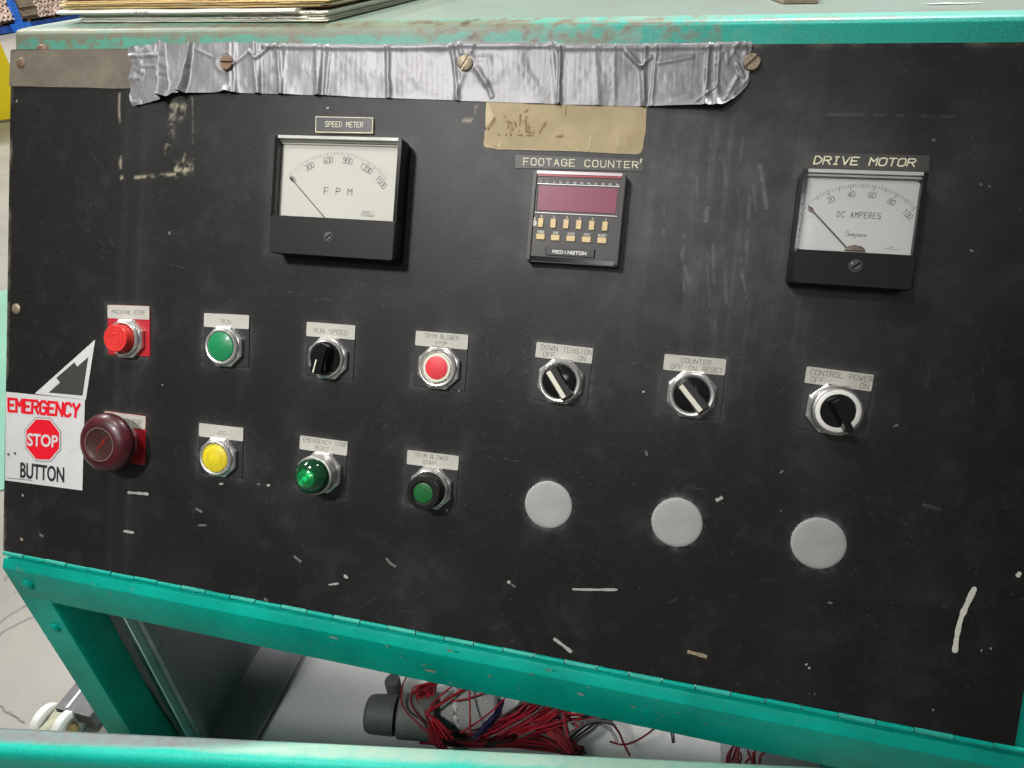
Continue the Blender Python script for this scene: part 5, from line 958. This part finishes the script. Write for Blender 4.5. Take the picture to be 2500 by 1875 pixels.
# ------------------------------------------------------------------ casters left of the post
p = at(118, 1772, 2, .055); t = empty('caster_truck', 'grey dolly bar with twin white rollers on the floor left of the console', 'dolly'); t.location = (p.x, p.y, 0); inv = Matrix.Translation(-t.location)
def lk(o, m=None): o.parent = t; o.matrix_parent_inverse = inv; return o
lk(MB().box(p.x - .004, p.x + .085, p.y + .030, p.y + .70, .03, .070).build('bar', M['darkbar'], smooth=0)); lk(MB().box(p.x + .020, p.x + .026, p.y + .035, p.y + .70, .070, .073).build('bar_seam', M['wiresteel'], smooth=0))
for dx in (-.022, .032):
    mb = MB().lathe([(.013, -.0100), (.034, -.0105), (.038, -.008), (.038, .008), (.034, .0105), (.024, .0100), (.022, .006), (.013, .006)], 40, cap=False); o = mb.build('roller', M['castw']); o.matrix_world = Matrix.Translation((p.x + dx, p.y + .012, .038)) @ Matrix.Rotation(R_(90), 4, 'Y'); o.parent = t; o.matrix_parent_inverse = inv
    o = MB().lathe([(.012, -.014), (.012, .015), (.008, .019), (0, .019)], 6).build('axle_nut', M['brass']); o.matrix_world = Matrix.Translation((p.x + dx, p.y + .012, .038)) @ Matrix.Rotation(R_(90), 4, 'Y'); o.parent = t; o.matrix_parent_inverse = inv
lk(MB().box(p.x - .011, p.x + .021, p.y - .015, p.y + .046, .030, .062).build('bracket', M['castm'], smooth=0))

# ------------------------------------------------------------------ far background at the left
by0, by1 = at(80, 285, 2, 0), None
t = empty('guard_post', 'yellow steel guard post standing on the floor left of the panel', 'guard post'); t.location = (by0.x - .3, by0.y - .3, 0); inv = Matrix.Translation(-t.location)
vd = Vector((by0.x - cw.x, by0.y - cw.y, 0)).normalized(); rt = Vector((vd.y, -vd.x, 0)); rt = rt if rt.x > 0 else -rt
c_ = by0 - rt * .45; mb = MB(); pts = [c_ + rt * .45, c_ - rt * .45, c_ - rt * .45 + vd * .2, c_ + rt * .45 + vd * .2]; mb.prism([(q.x, q.y) for q in pts], .012, 1.25, .02, .02); o = mb.build('post', M['ygd']); o.parent = t; o.matrix_parent_inverse = inv
mb = MB(); pts = [c_ + rt * .5 - vd * .06, c_ - rt * .5 - vd * .06, c_ - rt * .5 + vd * .26, c_ + rt * .5 + vd * .26]; mb.prism([(q.x, q.y) for q in pts], 0, .014); o = mb.build('base_plate', M['castm'], smooth=0); o.parent = t; o.matrix_parent_inverse = inv
XR0 = -12.2
t = empty('rack_beam', 'dark blue low rack beam on the floor under the pallets', 'rack beam'); t.location = (XR0, 12, 0); inv = Matrix.Translation(-t.location)
q0, q1 = at(-60, 95, 0, XR0), at(187, 45, 0, XR0); mb = MB().box(XR0 - .10, XR0, 9.5, 14.6, .02, .128); o = mb.build('beam', M['bluedark'], smooth=0); o.parent = t; o.matrix_parent_inverse = inv
t = empty('rack_upright', 'bright blue perforated rack upright with foot plate', 'rack upright'); u0 = at(52, 66, 0, XR0 + .06); t.location = (XR0 + .06, u0.y, 0); inv = Matrix.Translation(-t.location)
o = MB().box(XR0 + .0, XR0 + .09, u0.y - .05, u0.y + .06, 0, 2.4).build('upright', M['blue'], smooth=0); o.parent = t; o.matrix_parent_inverse = inv
o = MB().prism([(XR0 + .1, u0.y - .16), (XR0 + .1, u0.y + .20), (XR0 + .0, u0.y + .20), (XR0 + .0, u0.y - .16)][::-1], .0, .15).build('foot_plate', M['blue'], smooth=0); o.parent = t; o.matrix_parent_inverse = inv
mb = MB()
for k in range(24):
    z = .2 + k * .06
    for yy in (-.025, .03): mb.box(XR0 + .0895, XR0 + .0905, u0.y + yy - .008, u0.y + yy + .008, z, z + .022)
o = mb.build('perforation', M['cavity'], smooth=0); o.parent = t; o.matrix_parent_inverse = inv
def bundle(px, label, zbase):
    t = empty('tube_bundle', label, 'cardboard tubes', 'bundles of cardboard tubes on pallets'); me = None; first_p = None
    R0 = .052; mb = MB().lathe([(R0, -1.1), (R0, 0), (R0 * .62, 0), (R0 * .60, -.30), (0, -.30)], 14, cap=False); proto = mb.build('cardboard_tube', M['tube'])
    pa, pb = at(*px[0], 0, XR0), at(*px[1], 0, XR0); ya, yb = sorted((pa.y, pb.y)); t.location = (XR0, (ya + yb) / 2, zbase); inv = Matrix.Translation(-t.location); row = 0; z = zbase + R0; n = 0
    while z < zbase + .62:
        y = ya + R0 + (R0 if row % 2 else 0)
        while y < yb + .02:
            o = proto if n == 0 else proto.copy()
            o.parent = None
            if n: COL.objects.link(o)
            o.matrix_world = Matrix.Translation((XR0 + rnd.uniform(-.02, .05), y + rnd.uniform(-.006, .006), z)) @ Matrix.Rotation(R_(90), 4, 'Y'); o.parent = t; o.matrix_parent_inverse = inv; n += 1; y += R0 * 2.02
        z += R0 * 1.78; row += 1
bundle(((-34, 55), (36, 47)), 'bundle of cardboard tubes left of the blue rack upright', .215)
bundle(((96, 40), (172, 28)), 'bundle of cardboard tubes right of the blue rack upright', .185)
for ya, yb, lab in ((10.2, 11.42, 'wooden pallet left of the blue rack upright'), (11.6, 13.6, 'wooden pallet right of the blue rack upright')):
    t = empty('pallet', lab, 'pallet', 'wooden pallets in the rack'); t.location = (XR0 - .5, (ya + yb) / 2, .13); inv = Matrix.Translation(-t.location); zp = .175
    o = MB().box(XR0 - 1.1, XR0 - .05, ya, yb, zp, zp + .02).build('deck', M['wood'], smooth=0); o.parent = t; o.matrix_parent_inverse = inv
    o = MB().box(XR0 - 1.1, XR0 - .12, ya, yb, .128, .14).build('bottom_deck', M['wood'], smooth=0); o.parent = t; o.matrix_parent_inverse = inv
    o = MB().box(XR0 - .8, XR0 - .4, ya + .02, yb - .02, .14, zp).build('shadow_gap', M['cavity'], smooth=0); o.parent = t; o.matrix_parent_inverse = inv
    for y in np.linspace(ya + .05, yb - .05, 4): o = MB().box(XR0 - 1.1, XR0 - .06, y - .03, y + .03, .1402, zp - .0002).build('block', M['wood'], smooth=0); o.parent = t; o.matrix_parent_inverse = inv
t = empty('board_pile', 'stack of weathered boards between the two bundles of tubes', 'boards'); ya, yb = at(44, 40, 0, XR0).y + .1, at(100, 40, 0, XR0).y; t.location = (XR0, (ya + yb) / 2, .2); inv = Matrix.Translation(-t.location); z = .20; k = 0
while z < .80:
    th = rnd.uniform(.035, .06); o = MB().box(XR0 - 1.0, XR0 - rnd.uniform(0, .06), ya + rnd.uniform(0, .04), yb - rnd.uniform(.0, .05), z, z + th - .004).build('board', M['woodgrey'] if k % 3 else M['wood'], smooth=0); o.parent = t; o.matrix_parent_inverse = inv; z += th; k += 1
